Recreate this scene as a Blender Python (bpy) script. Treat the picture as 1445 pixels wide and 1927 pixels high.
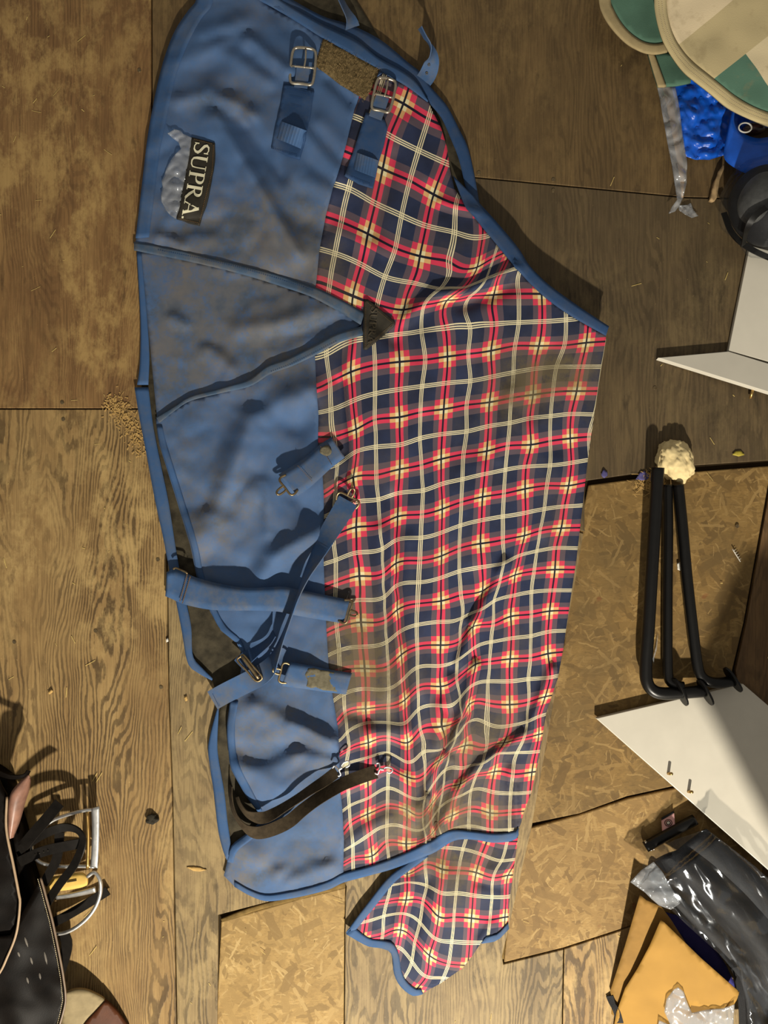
import bpy, bmesh, math, random
import numpy as np
from mathutils import Vector, Matrix, noise
from mathutils.geometry import delaunay_2d_cdt

random.seed(7)
for o in list(bpy.data.objects):
    bpy.data.objects.remove(o)
scene = bpy.context.scene
COL = scene.collection

# ------------------------------------------------------------------ camera, world, lamp, exposure
S = 0.0013            # metres on the floor per photograph pixel
H = 1.807             # camera height: a person holding a phone over the floor
def W(px, py, z=0.0):
    k = 1.0 - z / H
    return Vector(((px - 722.5) * S * k, (963.5 - py) * S * k, z))

cam_d = bpy.data.cameras.new('camera')
cam = bpy.data.objects.new('camera', cam_d); COL.objects.link(cam)
cam.location = (0, 0, H)
cam_d.sensor_fit = 'VERTICAL'; cam_d.sensor_height = 36.0
cam_d.lens = 36.0 * (H / S) / 1927.0
cam_d.clip_start = 0.01
scene.camera = cam

world = bpy.data.worlds.new('room_light'); scene.world = world
world.use_nodes = True
world.node_tree.nodes['Background'].inputs[0].default_value = (1.0, 0.93, 0.82, 1)
world.node_tree.nodes['Background'].inputs[1].default_value = 0.155

lamp_d = bpy.data.lights.new('ceiling_bulb', 'POINT')
lamp_d.energy = 465; lamp_d.color = (1.0, 0.92, 0.78); lamp_d.shadow_soft_size = 0.05
lamp = bpy.data.objects.new('ceiling_bulb', lamp_d); COL.objects.link(lamp)
lamp.location = ((1050 - 722.5) * S, (963.5 - 3250) * S, 2.0)

vs = scene.view_settings
vs.view_transform = 'Standard'; vs.look = 'None'; vs.gamma = 1.0; vs.exposure = 0.5
vs.use_curve_mapping = False

# ------------------------------------------------------------------ helpers
def tag(o, label, cat, group=None, kind=None):
    o['label'] = label; o['category'] = cat
    if group: o['group'] = group
    if kind: o['kind'] = kind
    return o

def link(name, me, mat, parent=None, smooth=True):
    o = bpy.data.objects.new(name, me); COL.objects.link(o)
    if mat is not None: me.materials.append(mat)
    if smooth:
        me.polygons.foreach_set('use_smooth', [True] * len(me.polygons))
    if parent is not None:
        o.parent = parent
        o.matrix_parent_inverse = Matrix.Translation(parent.location).inverted()
    return o

def thing(name, label, cat, loc, group=None):
    o = bpy.data.objects.new(name, None); COL.objects.link(o)
    o.location = loc; o.empty_display_size = 0.05
    return tag(o, label, cat, group)

def from_bm(name, bm, mat, parent=None, smooth=False):
    me = bpy.data.meshes.new(name)
    bmesh.ops.recalc_face_normals(bm, faces=bm.faces[:])
    bm.to_mesh(me); bm.free()
    return link(name, me, mat, parent, smooth)

def smooth_mod(o, lv=1):
    m = o.modifiers.new('sub', 'SUBSURF'); m.levels = lv; m.render_levels = lv

def bevel(o, w=0.001, seg=2):
    m = o.modifiers.new('bev', 'BEVEL'); m.width = w; m.segments = seg; m.limit_method = 'ANGLE'

def crom(pts, n):
    """smooth resample of a polyline (tuples of any length)"""
    P = np.array(pts, float)
    if len(P) == 2:
        t = np.linspace(0, 1, n)[:, None]
        return P[0] * (1 - t) + P[1] * t
    Q = np.vstack([2 * P[0] - P[1], P, 2 * P[-1] - P[-2]])
    d = np.linalg.norm(np.diff(P[:, :2], axis=0), axis=1) + 1e-6
    c = np.concatenate([[0], np.cumsum(d)])
    out = []
    for s in np.linspace(0, c[-1], n):
        i = min(max(np.searchsorted(c, s) - 1, 0), len(P) - 2)
        t = (s - c[i]) / d[i]
        p0, p1, p2, p3 = Q[i], Q[i + 1], Q[i + 2], Q[i + 3]
        out.append(0.5 * (2 * p1 + (p2 - p0) * t + (2 * p0 - 5 * p1 + 4 * p2 - p3) * t * t + (3 * p1 - p0 - 3 * p2 + p3) * t ** 3))
    return np.array(out)

def inside(poly, pts):
    x, y = pts[:, 0], pts[:, 1]
    r = np.zeros(len(pts), bool)
    n = len(poly)
    for i in range(n):
        x1, y1 = poly[i]; x2, y2 = poly[(i + 1) % n]
        c = ((y1 > y) != (y2 > y)) & (x < (x2 - x1) * (y - y1) / ((y2 - y1) or 1e-9) + x1)
        r ^= c
    return r

def bdist(poly, pts):
    d = np.full(len(pts), 1e9)
    n = len(poly)
    for i in range(n):
        a = np.array(poly[i], float); b = np.array(poly[(i + 1) % n], float)
        ab = b - a
        t = np.clip(((pts - a) @ ab) / (ab @ ab + 1e-9), 0, 1)
        d = np.minimum(d, np.linalg.norm(pts - (a + t[:, None] * ab), axis=1))
    return d

def resample(poly, step, closed=True):
    out = []
    n = len(poly)
    for i in range(n if closed else n - 1):
        a = np.array(poly[i], float); b = np.array(poly[(i + 1) % n], float)
        k = max(1, int(round(np.linalg.norm(b - a) / step)))
        for j in range(k):
            out.append(a + (b - a) * j / k)
    if not closed: out.append(np.array(poly[-1], float))
    return np.array(out)

def smooth_poly(poly, n):
    P = list(poly) + [poly[0]]
    return [tuple(p) for p in crom(P, n)[:-1]]

def sheet(name, poly, zf, mat, parent=None, step=8, uvf=None, thick=0.003, attr=None):
    """a cloth-like sheet: floor outline (px) filled with a fine triangle mesh, lifted by zf"""
    B = resample(poly, step)
    x0, y0 = B.min(0); x1, y1 = B.max(0)
    g = []
    j = 0
    y = y0 + step * .5
    while y < y1:
        xs = np.arange(x0 + (step * .5 if j % 2 else 0), x1, step)
        g.append(np.stack([xs, np.full(len(xs), y)], 1)); y += step * .87; j += 1
    G = np.vstack(g) if g else np.zeros((0, 2))
    G = G[inside(poly, G)]
    if len(G): G = G[bdist(poly, G) > step * .55]
    pts = np.vstack([B, G])
    edges = [(i, (i + 1) % len(B)) for i in range(len(B))]
    r = delaunay_2d_cdt([Vector(p) for p in pts], edges, [], 1, 1e-4)
    V = np.array([tuple(v) for v in r[0]]); F = r[2]
    Z = zf(V)
    k = 1.0 - Z / H
    X = (V[:, 0] - 722.5) * S * k; Y = (963.5 - V[:, 1]) * S * k
    me = bpy.data.meshes.new(name)
    F2 = []
    for f in F:
        a, b, c = [V[i] for i in f[:3]]
        cr = (b[0] - a[0]) * (c[1] - a[1]) - (b[1] - a[1]) * (c[0] - a[0])
        F2.append(tuple(f) if cr < 0 else tuple(reversed(f)))
    me.from_pydata(np.stack([X, Y, Z], 1).tolist(), [], F2)
    if uvf is not None:
        UV = uvf(V)
        L = me.uv_layers.new(name='UVMap')
        idx = np.zeros(len(me.loops), int); me.loops.foreach_get('vertex_index', idx)
        L.data.foreach_set('uv', UV[idx].astype(np.float32).ravel())
    if attr is not None:
        a = me.attributes.new('dirt', 'FLOAT', 'POINT')
        a.data.foreach_set('value', attr(V).astype(np.float32))
    o = link(name, me, mat, parent)
    if thick:
        m = o.modifiers.new('solid', 'SOLIDIFY'); m.thickness = thick; m.offset = -1
    return o

def zconst(z): return lambda V: np.full(len(V), z)

def zplane(pts):
    """plane through three (px,py,z)"""
    A = np.array([[p[0], p[1], 1] for p in pts], float); c = np.linalg.solve(A, [p[2] for p in pts])
    return lambda V: V[:, 0] * c[0] + V[:, 1] * c[1] + c[2]

def band(name, ea, eb, z, mat, parent=None, n=None, thick=0.003, crown=0.0015):
    """strip between two edge polylines (px[,py[,z]]), slightly crowned"""
    if n is None:
        n = max(6, int(np.linalg.norm(np.diff(np.array([p[:2] for p in ea], float), axis=0), axis=1).sum() / 9))
    A = crom([tuple(p) for p in ea], n); Bq = crom([tuple(p) for p in eb], n)
    zz = (lambda x, y: z) if not callable(z) else (lambda x, y: float(z(np.array([[x, y]]))[0]))
    vs_, fs = [], []
    m = 5
    for i in range(n):
        for j in range(m):
            t = j / (m - 1)
            p = A[i] * (1 - t) + Bq[i] * t
            h = p[2] if len(p) > 2 else zz(p[0], p[1])
            vs_.append(W(p[0], p[1], h + crown * (1 - (2 * t - 1) ** 2)))
    for i in range(n - 1):
        for j in range(m - 1):
            a = i * m + j
            fs.append((a, a + 1, a + m + 1, a + m))
    me = bpy.data.meshes.new(name); me.from_pydata([tuple(v) for v in vs_], [], fs)
    me.update()
    if sum(p.normal.z for p in me.polygons) < 0: me.flip_normals()
    o = link(name, me, mat, parent)
    s = o.modifiers.new('solid', 'SOLIDIFY'); s.thickness = thick; s.offset = -1
    return o

def strap(name, pts, width, mat, parent=None, n=None, thick=0.0022, rounded=0.3):
    """webbing along (px,py,z,roll_deg); width in metres; roll 0 lies flat, 90 stands on edge"""
    pts = [tuple(p) + (0,) * (4 - len(p)) for p in pts]
    if n is None:
        n = max(8, int(np.linalg.norm(np.diff(np.array([p[:2] for p in pts], float), axis=0), axis=1).sum() / 7))
    C = crom(pts, n)
    P = [W(c[0], c[1], c[2]) for c in C]
    vs_, fs = [], []
    prof = [(-.5, -.5), (.5, -.5), (.5, .5), (-.5, .5)]
    for i in range(n):
        t = (P[min(i + 1, n - 1)] - P[max(i - 1, 0)])
        t.normalize()
        up = Vector((0, 0, 1))
        side = t.cross(up)
        if side.length < 1e-4: side = Vector((1, 0, 0))
        side.normalize()
        a = math.radians(C[i][3])
        side = Matrix.Rotation(a, 3, t) @ side
        nn = side.cross(t); nn.normalize()
        for (s, q) in prof:
            vs_.append(P[i] + side * (s * width) + nn * (q * thick))
    for i in range(n - 1):
        for j in range(4):
            fs.append((i * 4 + j, i * 4 + (j + 1) % 4, (i + 1) * 4 + (j + 1) % 4, (i + 1) * 4 + j))
    fs.append((3, 2, 1, 0)); e = (n - 1) * 4; fs.append((e, e + 1, e + 2, e + 3))
    me = bpy.data.meshes.new(name); me.from_pydata([tuple(v) for v in vs_], [], fs); me.update()
    o = link(name, me, mat, parent)
    bm = bmesh.new(); bm.from_mesh(me); bmesh.ops.recalc_face_normals(bm, faces=bm.faces[:]); bm.to_mesh(me); bm.free()
    me.polygons.foreach_set('use_smooth', [True] * len(me.polygons))
    es = o.modifiers.new('es', 'EDGE_SPLIT'); es.split_angle = math.radians(50)
    return o

def tube(name, pts, r, mat, parent=None, closed=False, n=None, seg=12, smooth=True, world=False, flat=1.0):
    """round bar along (px,py,z)"""
    P3 = [Vector(p) if world else W(*p) for p in pts]
    if smooth:
        src = [tuple(p) for p in P3]
        if closed: src = src + [src[0]]
        if n is None: n = max(10, len(src) * 6)
        P3 = [Vector(p) for p in crom3(src, n, closed)]
        if closed: P3 = P3[:-1]
    N = len(P3); vs_, fs = [], []
    prev = None
    for i in range(N):
        a = P3[(i + 1) % N] if closed else P3[min(i + 1, N - 1)]
        b = P3[(i - 1) % N] if closed else P3[max(i - 1, 0)]
        t = (a - b).normalized()
        if prev is None:
            x = t.orthogonal().normalized()
            z_ = Vector((0, 0, 1))
            if abs(t.dot(z_)) < .9: x = t.cross(z_).normalized()
        else:
            x = (prev - t * prev.dot(t)).normalized()
        prev = x
        y = t.cross(x)
        for k in range(seg):
            an = 2 * math.pi * k / seg
            vs_.append(P3[i] + x * (r * math.cos(an)) + y * (r * flat * math.sin(an)))
    for i in range(N if closed else N - 1):
        for k in range(seg):
            i2 = (i + 1) % N
            fs.append((i * seg + k, i * seg + (k + 1) % seg, i2 * seg + (k + 1) % seg, i2 * seg + k))
    if not closed:
        fs.append(tuple(reversed(range(seg)))); fs.append(tuple((N - 1) * seg + k for k in range(seg)))
    me = bpy.data.meshes.new(name); me.from_pydata([tuple(v) for v in vs_], [], fs)
    bm = bmesh.new(); bm.from_mesh(me); bmesh.ops.recalc_face_normals(bm, faces=bm.faces[:]); bm.to_mesh(me); bm.free()
    return link(name, me, mat, parent)

def crom3(pts, n, closed=False):
    P = np.array(pts, float)
    if len(P) == 2:
        t = np.linspace(0, 1, n)[:, None]; return P[0] * (1 - t) + P[1] * t
    if closed: Q = np.vstack([P[-2], P, P[1]])
    else: Q = np.vstack([2 * P[0] - P[1], P, 2 * P[-1] - P[-2]])
    d = np.linalg.norm(np.diff(P, axis=0), axis=1) + 1e-7
    c = np.concatenate([[0], np.cumsum(d)]); out = []
    for s in np.linspace(0, c[-1], n):
        i = min(max(np.searchsorted(c, s) - 1, 0), len(P) - 2); t = (s - c[i]) / d[i]
        p0, p1, p2, p3 = Q[i], Q[i + 1], Q[i + 2], Q[i + 3]
        out.append(0.5 * (2 * p1 + (p2 - p0) * t + (2 * p0 - 5 * p1 + 4 * p2 - p3) * t * t + (3 * p1 - p0 - 3 * p2 + p3) * t ** 3))
    return np.array(out)

def slab(name, poly, z0, z1, mat, parent=None, bev=0.0, world_pts=None):
    """flat board: outline in px at height z1, down to z0"""
    bm = bmesh.new()
    top = [bm.verts.new(W(p[0], p[1], z1)) for p in poly]
    bot = [bm.verts.new((v.co.x, v.co.y, z0)) for v in top]
    bm.faces.new(top); bm.faces.new(list(reversed(bot)))
    n = len(poly)
    for i in range(n):
        bm.faces.new((top[i], bot[i], bot[(i + 1) % n], top[(i + 1) % n]))
    o = from_bm(name, bm, mat, parent)
    if bev: bevel(o, bev)
    return o

def quad_board(name, A, B, B2, A2, thick, mat, parent=None, bev=0.0012):
    """planar board given four world corners of its top face"""
    nrm = (B - A).cross(A2 - A).normalized()
    if nrm.z < 0: nrm = -nrm
    bm = bmesh.new()
    t = [bm.verts.new(p) for p in (A, B, B2, A2)]
    b = [bm.verts.new(p - nrm * thick) for p in (A, B, B2, A2)]
    bm.faces.new(t); bm.faces.new(list(reversed(b)))
    for i in range(4): bm.faces.new((t[i], b[i], b[(i + 1) % 4], t[(i + 1) % 4]))
    o = from_bm(name, bm, mat, parent)
    bevel(o, bev); return o

# ------------------------------------------------------------------ material helpers
def lin(c):
    return tuple(((v / 255) / 12.92 if v / 255 <= .04045 else ((v / 255 + .055) / 1.055) ** 2.4) for v in c) + (1,)

class NT:
    def __init__(self, name):
        self.m = bpy.data.materials.new(name); self.m.use_nodes = True
        self.t = self.m.node_tree; self.b = self.t.nodes['Principled BSDF']
    def n(self, typ, **kw):
        x = self.t.nodes.new(typ)
        for k, v in kw.items(): setattr(x, k, v)
        return x
    def l(self, a, b): self.t.links.new(a, b)
    def val(self, sock, v):
        if hasattr(v, 'is_linked') or hasattr(v, 'links'): self.l(v, sock)
        else: sock.default_value = v
    def math(self, op, a, b=None, c=None):
        x = self.n('ShaderNodeMath', operation=op)
        self.val(x.inputs[0], a)
        if b is not None: self.val(x.inputs[1], b)
        if c is not None: self.val(x.inputs[2], c)
        return x.outputs[0]
    def mix(self, f, a, b, mode='MIX'):
        x = self.n('ShaderNodeMix', data_type='RGBA', blend_type=mode)
        self.val(x.inputs[0], f); self.val(x.inputs[6], a); self.val(x.inputs[7], b)
        return x.outputs[2]
    def ramp(self, f, stops):
        x = self.n('ShaderNodeValToRGB'); e = x.color_ramp.elements
        while len(e) < len(stops): e.new(.5)
        for k, (p, c) in enumerate(stops): e[k].position = p; e[k].color = c
        self.l(f, x.inputs[0]); return x.outputs[0]
    def noise(self, vec, scale, detail=4, rough=.55, dist=0):
        x = self.n('ShaderNodeTexNoise'); x.inputs['Scale'].default_value = scale
        x.inputs['Detail'].default_value = detail; x.inputs['Roughness'].default_value = rough
        x.inputs['Distortion'].default_value = dist
        if vec is not None: self.l(vec, x.inputs['Vector'])
        return x.outputs['Fac']
    def mapping(self, vec, scale=(1, 1, 1), rot=(0, 0, 0), loc=(0, 0, 0)):
        x = self.n('ShaderNodeMapping'); self.l(vec, x.inputs[0])
        x.inputs['Location'].default_value = loc; x.inputs['Rotation'].default_value = rot; x.inputs['Scale'].default_value = scale
        return x.outputs[0]
    def pos(self):
        return self.n('ShaderNodeNewGeometry').outputs['Position']
    def bump(self, h, strength=.3, dist=.002):
        x = self.n('ShaderNodeBump'); x.inputs['Strength'].default_value = strength; x.inputs['Distance'].default_value = dist
        self.l(h, x.inputs['Height']); self.l(x.outputs[0], self.b.inputs['Normal'])
    def out(self, col, rough=.8, spec=.3, metal=0):
        self.val(self.b.inputs['Base Color'], col)
        self.val(self.b.inputs['Roughness'], rough)
        self.b.inputs['Specular IOR Level'].default_value = spec
        self.b.inputs['Metallic'].default_value = metal
        return self.m

def G(v): return (v, v, v, 1)

def m_plain(name, rgb, rough=.7, spec=.3, metal=0, var=.12, vscale=60, bump=0.0, bscale=300):
    t = NT(name); p = t.pos()
    n = t.noise(p, vscale, 5)
    c = lin(rgb)
    lo = tuple(v * (1 - var) for v in c[:3]) + (1,); hi = tuple(min(1, v * (1 + var)) for v in c[:3]) + (1,)
    col = t.ramp(n, [(.3, lo), (.7, hi)])
    if bump: t.bump(t.noise(p, bscale, 3), bump, .001)
    return t.out(col, rough, spec, metal)

def m_plywood(name, dark, mid, light, grain=1.0, dust=.35, seed=0.0, dustc=(150, 125, 82), rot=0.0, ring=.5, polish=.6):
    t = NT(name); p = t.mapping(t.pos(), rot=(0, 0, rot), loc=(seed, seed * 1.7, 0))
    # long wavering growth rings of rotary cut veneer
    warp = t.noise(t.mapping(p, (1.9, .42, 1)), 2.2, 3, .5)
    sx = t.n('ShaderNodeSeparateXYZ'); t.l(p, sx.inputs[0])
    w = t.math('ADD', sx.outputs[0], t.math('MULTIPLY', warp, .50))
    fine = t.noise(t.mapping(p, (14, 3.2, 1)), 6, 3, .55)
    dens = t.noise(t.mapping(p, (1, .3, 1), loc=(2, 2, 0)), 4, 2, .5)
    ph = t.math('ADD', t.math('MULTIPLY', w, 520 * grain), t.math('MULTIPLY', fine, 7.0))
    rings = t.math('MULTIPLY_ADD', t.math('SINE', ph), .5, .5)
    rings = t.ramp(rings, [(.42, G(0)), (.78, G(1))])
    patch = t.noise(t.mapping(p, (1, .45, 1)), 5.5, 4, .6)
    ringamt = t.math('MULTIPLY', t.ramp(patch, [(.36, G(0.12)), (.56, G(1))]), ring)
    streak = t.noise(t.mapping(p, (90, 2.6, 1)), 3, 6, .72)
    base = t.ramp(t.noise(t.mapping(p, (2.6, .6, 1), loc=(3, 1, 0)), 5, 6, .62), [(.28, lin(dark)), (.50, lin(mid)), (.72, lin(light))])
    c = t.mix(t.math('MULTIPLY', rings, ringamt), base, lin(tuple(v * .58 for v in dark)))
    c = t.mix(t.ramp(streak, [(.46, G(0)), (.70, G(.6))]), c, lin(tuple(v * .66 for v in dark)))
    # worn, dusty patches
    du = t.noise(t.mapping(p, (1.5, .8, 1), loc=(9, 2, 0)), 11, 9, .74)
    du2 = t.noise(t.mapping(p, (1.2, .5, 1), loc=(4, 7, 0)), 3.4, 3, .5)
    dm = t.math('MULTIPLY', t.ramp(du, [(.46, G(0)), (.60, G(1))]), t.ramp(du2, [(.40, G(.12)), (.60, G(1))]))
    c = t.mix(t.math('MULTIPLY', dm, dust), c, lin(dustc))
    sp = t.noise(p, 150, 3, .8)
    c = t.mix(t.ramp(sp, [(.66, G(0)), (.75, G(.6))]), c, lin(tuple(min(255, v * 1.2) for v in dustc)))
    bl = t.noise(t.mapping(p, (1.6, .5, 1), loc=(1, 13, 0)), 13, 5, .65)
    c = t.mix(t.ramp(bl, [(.61, G(0)), (.70, G(.6))]), c, lin(tuple(v * .6 for v in dark)))
    hh = t.math('ADD', t.math('MULTIPLY', rings, ringamt), t.math('MULTIPLY', streak, .8))
    t.bump(hh, .35, .0010)
    return t.out(c, polish, .3)

def m_osb(name, dark, mid, light, seed=0.0, dirt=.25):
    """wood strands pressed in every direction: random sliver per cell, several layers deep"""
    t = NT(name); p = t.mapping(t.pos(), loc=(seed, seed * .7, 0))
    big = t.noise(p, 9, 6, .65)
    col = t.ramp(big, [(.3, lin(dark)), (.55, lin(mid)), (.75, lin(light))])
    grainy = t.noise(t.mapping(p, (1, 3, 1), (0, 0, .4)), 90, 4, .65)
    col = t.mix(t.ramp(grainy, [(.45, G(0)), (.7, G(.5))]), col, lin(tuple(x * .72 for x in dark)))
    hsum = grainy
    for k in range(7):
        sc = (13, 26, 17, 34, 22, 40, 15)[k]
        pm = t.mapping(p, loc=(k * 1.37, k * .73, 0))
        v = t.n('ShaderNodeTexVoronoi', voronoi_dimensions='2D'); v.inputs['Scale'].default_value = sc
        t.l(pm, v.inputs['Vector'])
        s_ = t.n('ShaderNodeSeparateColor'); t.l(v.outputs['Color'], s_.inputs[0])
        d = t.n('ShaderNodeVectorMath', operation='SUBTRACT'); t.l(pm, d.inputs[0]); t.l(v.outputs['Position'], d.inputs[1])
        r = t.n('ShaderNodeVectorRotate', rotation_type='Z_AXIS'); t.l(d.outputs[0], r.inputs['Vector'])
        t.l(t.math('MULTIPLY', s_.outputs[0], 6.283), r.inputs['Angle'])
        q = t.n('ShaderNodeSeparateXYZ'); t.l(r.outputs[0], q.inputs[0])
        wob = t.math('MULTIPLY', t.noise(p, 60, 2, .5), .010)
        m1 = t.math('LESS_THAN', t.math('ABSOLUTE', t.math('ADD', q.outputs[1], t.math('SUBTRACT', wob, .005))), t.math('MULTIPLY_ADD', s_.outputs[1], .14 / sc, .03 / sc))
        m2 = t.math('LESS_THAN', t.math('ABSOLUTE', q.outputs[0]), .62 / sc)
        msk = t.math('MULTIPLY', t.math('MULTIPLY', m1, m2), t.ramp(s_.outputs[2], [(.1, G(.0)), (.5, G(.8))]))
        cc = t.ramp(s_.outputs[1], [(0, lin(light)), (.45, lin(mid)), (1, lin(tuple(x * .9 for x in dark)))])
        fib = t.noise(t.mapping(r.outputs[0], (30, 420, 1)), 1, 3, .6)
        cc = t.mix(t.math('MULTIPLY', fib, .35), cc, lin(tuple(x * .7 for x in dark)))
        col = t.mix(msk, col, cc)
        hm = t.n('ShaderNodeMix', data_type='FLOAT'); t.l(msk, hm.inputs[0]); t.l(hsum, hm.inputs[2]); t.l(s_.outputs[1], hm.inputs[3]); hsum = hm.outputs[0]
    d = t.noise(t.mapping(p, (1, 1, 1)), 5, 6, .65)
    col = t.mix(t.math('MULTIPLY', t.ramp(d, [(.42, G(0)), (.68, G(1))]), dirt), col, lin((96, 80, 50)))
    r = t.noise(t.mapping(p, loc=(5, 5, 0)), 22, 2, .4)
    col = t.mix(t.ramp(r, [(.73, G(0)), (.77, G(.45))]), col, lin((120, 62, 34)))
    t.bump(hsum, .35, .0010)
    return t.out(col, .68, .3)

def m_fabric(name, rgb, mud=(120, 110, 88), dirt_default=0.0, use_attr=True, weave=900, rough=.72, fade=.15, sheen=.25):
    t = NT(name); p = t.pos()
    n1 = t.noise(p, 7, 5, .6)
    c = lin(rgb)
    col = t.ramp(n1, [(.3, tuple(v * (1 - fade) for v in c[:3]) + (1,)), (.72, tuple(min(1, v * (1 + fade) + .005) for v in c[:3]) + (1,))])
    if not use_attr and dirt_default:
        nn = t.noise(p, 18, 7, .7)
        col = t.mix(t.math('MULTIPLY', t.ramp(nn, [(.44, G(0)), (.66, G(1))]), dirt_default), col, lin(mud))
    if use_attr:
        a = t.n('ShaderNodeAttribute'); a.attribute_name = 'dirt'
        nn = t.noise(p, 26, 8, .7); nn2 = t.noise(p, 160, 5, .75)
        f = t.math('ADD', t.math('MULTIPLY', nn, .75), t.math('MULTIPLY', nn2, .35))
        f = t.math('MULTIPLY', t.math('SUBTRACT', f, .36), 2.6)
        f = t.math('MULTIPLY', f, a.outputs['Fac'])
        x = t.n('ShaderNodeClamp'); t.l(f, x.inputs[0]); x.inputs['Max'].default_value = .72
        mudc = t.ramp(t.noise(p, 11, 4, .6), [(.35, lin((84, 86, 84))), (.5, lin((112, 106, 92))), (.68, lin((128, 116, 94)))])
        col = t.mix(x.outputs[0], col, mudc)
    ck = t.n('ShaderNodeTexWave', wave_type='BANDS', bands_direction='X'); ck.inputs['Scale'].default_value = weave; t.l(p, ck.inputs['Vector'])
    ck2 = t.n('ShaderNodeTexWave', wave_type='BANDS', bands_direction='Y'); ck2.inputs['Scale'].default_value = weave; t.l(p, ck2.inputs['Vector'])
    h = t.math('ADD', t.math('MULTIPLY', ck.outputs['Fac'], .2), t.math('ADD', t.math('MULTIPLY', ck2.outputs['Fac'], .2), t.noise(p, 70, 4, .6)))
    t.bump(h, .18, .002)
    return t.out(col, rough, sheen)

def m_plaid(name):
    t = NT(name)
    uv = t.n('ShaderNodeUVMap'); uv.uv_map = 'UVMap'
    s = t.n('ShaderNodeSeparateXYZ'); t.l(uv.outputs[0], s.inputs[0])
    def zones(u):
        d = t.math('ABSOLUTE', t.math('SUBTRACT', t.math('FRACT', t.math('ADD', u, 100.5)), .5))
        e = t.math('ABSOLUTE', t.math('SUBTRACT', t.math('FRACT', t.math('ADD', u, 100.0)), .5))
        core = t.math('LESS_THAN', d, .0195); red = t.math('LESS_THAN', d, .087); tau = t.math('LESS_THAN', d, .198)
        l0 = t.math('LESS_THAN', e, .0085)
        l1 = t.math('LESS_THAN', t.math('ABSOLUTE', t.math('SUBTRACT', e, .033)), .0085)
        return core, red, tau, t.math('MAXIMUM', l0, l1)
    cu, ru, tu, lu = zones(s.outputs[0]); cv, rv, tv, lv = zones(s.outputs[1])
    p = t.pos()
    navy = t.ramp(t.noise(p, 9, 4, .6), [(.3, lin((31, 39, 62))), (.7, lin((46, 58, 92)))])
    col = t.mix(t.math('MAXIMUM', tu, tv), navy, lin((96, 82, 94)))
    col = t.mix(t.math('MAXIMUM', t.math('MAXIMUM', ru, rv), t.math('MULTIPLY', tu, tv)), col, lin((230, 64, 96)))
    col = t.mix(t.math('MAXIMUM', t.math('MULTIPLY', ru, tv), t.math('MULTIPLY', tu, rv)), col, lin((240, 184, 124)))
    col = t.mix(t.math('MULTIPLY', ru, rv), col, lin((252, 238, 186)))
    col = t.mix(t.math('MAXIMUM', cu, cv), col, lin((24, 24, 46)))
    ln = t.math('MULTIPLY', t.math('MAXIMUM', lu, lv), t.math('SUBTRACT', 1.0, t.math('MULTIPLY', t.math('MAXIMUM', ru, rv), .18)))
    col = t.mix(ln, col, lin((252, 240, 196)))
    a = t.n('ShaderNodeAttribute'); a.attribute_name = 'dirt'
    nn = t.noise(p, 24, 7, .7)
    f = t.math('MULTIPLY', t.math('MULTIPLY', t.math('SUBTRACT', nn, .2), 1.9), a.outputs['Fac'])
    x = t.n('ShaderNodeClamp'); t.l(f, x.inputs[0]); x.inputs['Max'].default_value = .72
    col = t.mix(x.outputs[0], col, lin((112, 98, 66)))
    t.bump(t.noise(p, 90, 4, .6), .12, .0015)
    return t.out(col, .7, .25)

def m_metal(name, rgb=(200, 190, 170), rough=.28, rust=.3):
    t = NT(name); p = t.pos()
    n = t.noise(p, 90, 5, .6)
    c = t.mix(t.math('MULTIPLY', t.ramp(n, [(.5, G(0)), (.68, G(1))]), rust), lin(rgb), lin((96, 72, 48)))
    return t.out(c, t.math('MULTIPLY_ADD', n, .3, rough - .1), .5, .92)

def m_clear(name, tint=(235, 240, 245), frost=.25, rough=.08, gloss=.03):
    t = NT(name); m = t.m
    gl = t.n('ShaderNodeBsdfGlossy'); gl.inputs['Roughness'].default_value = rough; gl.inputs['Color'].default_value = lin(tint)
    tr = t.n('ShaderNodeBsdfTransparent'); tr.inputs['Color'].default_value = (.96, .97, .98, 1)
    df = t.n('ShaderNodeBsdfDiffuse'); df.inputs['Color'].default_value = lin(tint)
    fr = t.n('ShaderNodeFresnel'); fr.inputs['IOR'].default_value = 1.5
    a = t.n('ShaderNodeMixShader'); a.inputs[0].default_value = frost; t.l(tr.outputs[0], a.inputs[1]); t.l(df.outputs[0], a.inputs[2])
    b = t.n('ShaderNodeMixShader'); t.l(t.math('ADD', t.math('MULTIPLY', fr.outputs[0], .5 if frost > .1 else .22), gloss), b.inputs[0]); t.l(a.outputs[0], b.inputs[1]); t.l(gl.outputs[0], b.inputs[2])
    o = t.t.nodes['Material Output']; t.l(b.outputs[0], o.inputs[0])
    return m

M = {}
M['ply_a'] = m_plywood('plywood_reddish', (112, 82, 52), (140, 106, 66), (164, 130, 82), 1.0, .7, 0.0, (188, 156, 98), ring=.3)
M['ply_b'] = m_plywood('plywood_grained', (136, 106, 66), (158, 128, 82), (176, 146, 96), 1.0, .65, 3.3, (200, 170, 112), ring=.85)
M['ply_c'] = m_plywood('plywood_dark', (92, 74, 49), (108, 87, 56), (126, 102, 66), .8, .45, 6.1, (146, 121, 78), ring=.3)
M['ply_d'] = m_plywood('plywood_greyish', (84, 71, 50), (98, 82, 58), (114, 96, 66), .7, .35, 9.4, (136, 117, 80), ring=.35)
M['ply_e'] = m_plywood('plywood_pale', (126, 106, 74), (146, 124, 86), (164, 142, 98), 1.0, .5, 12.2, (180, 156, 108), ring=.7)
M['ply_f'] = m_plywood('plywood_under_shelf', (84, 62, 38), (106, 80, 50), (124, 96, 60), .8, .3, 15.2, (130, 104, 66), ring=.4)
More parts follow.
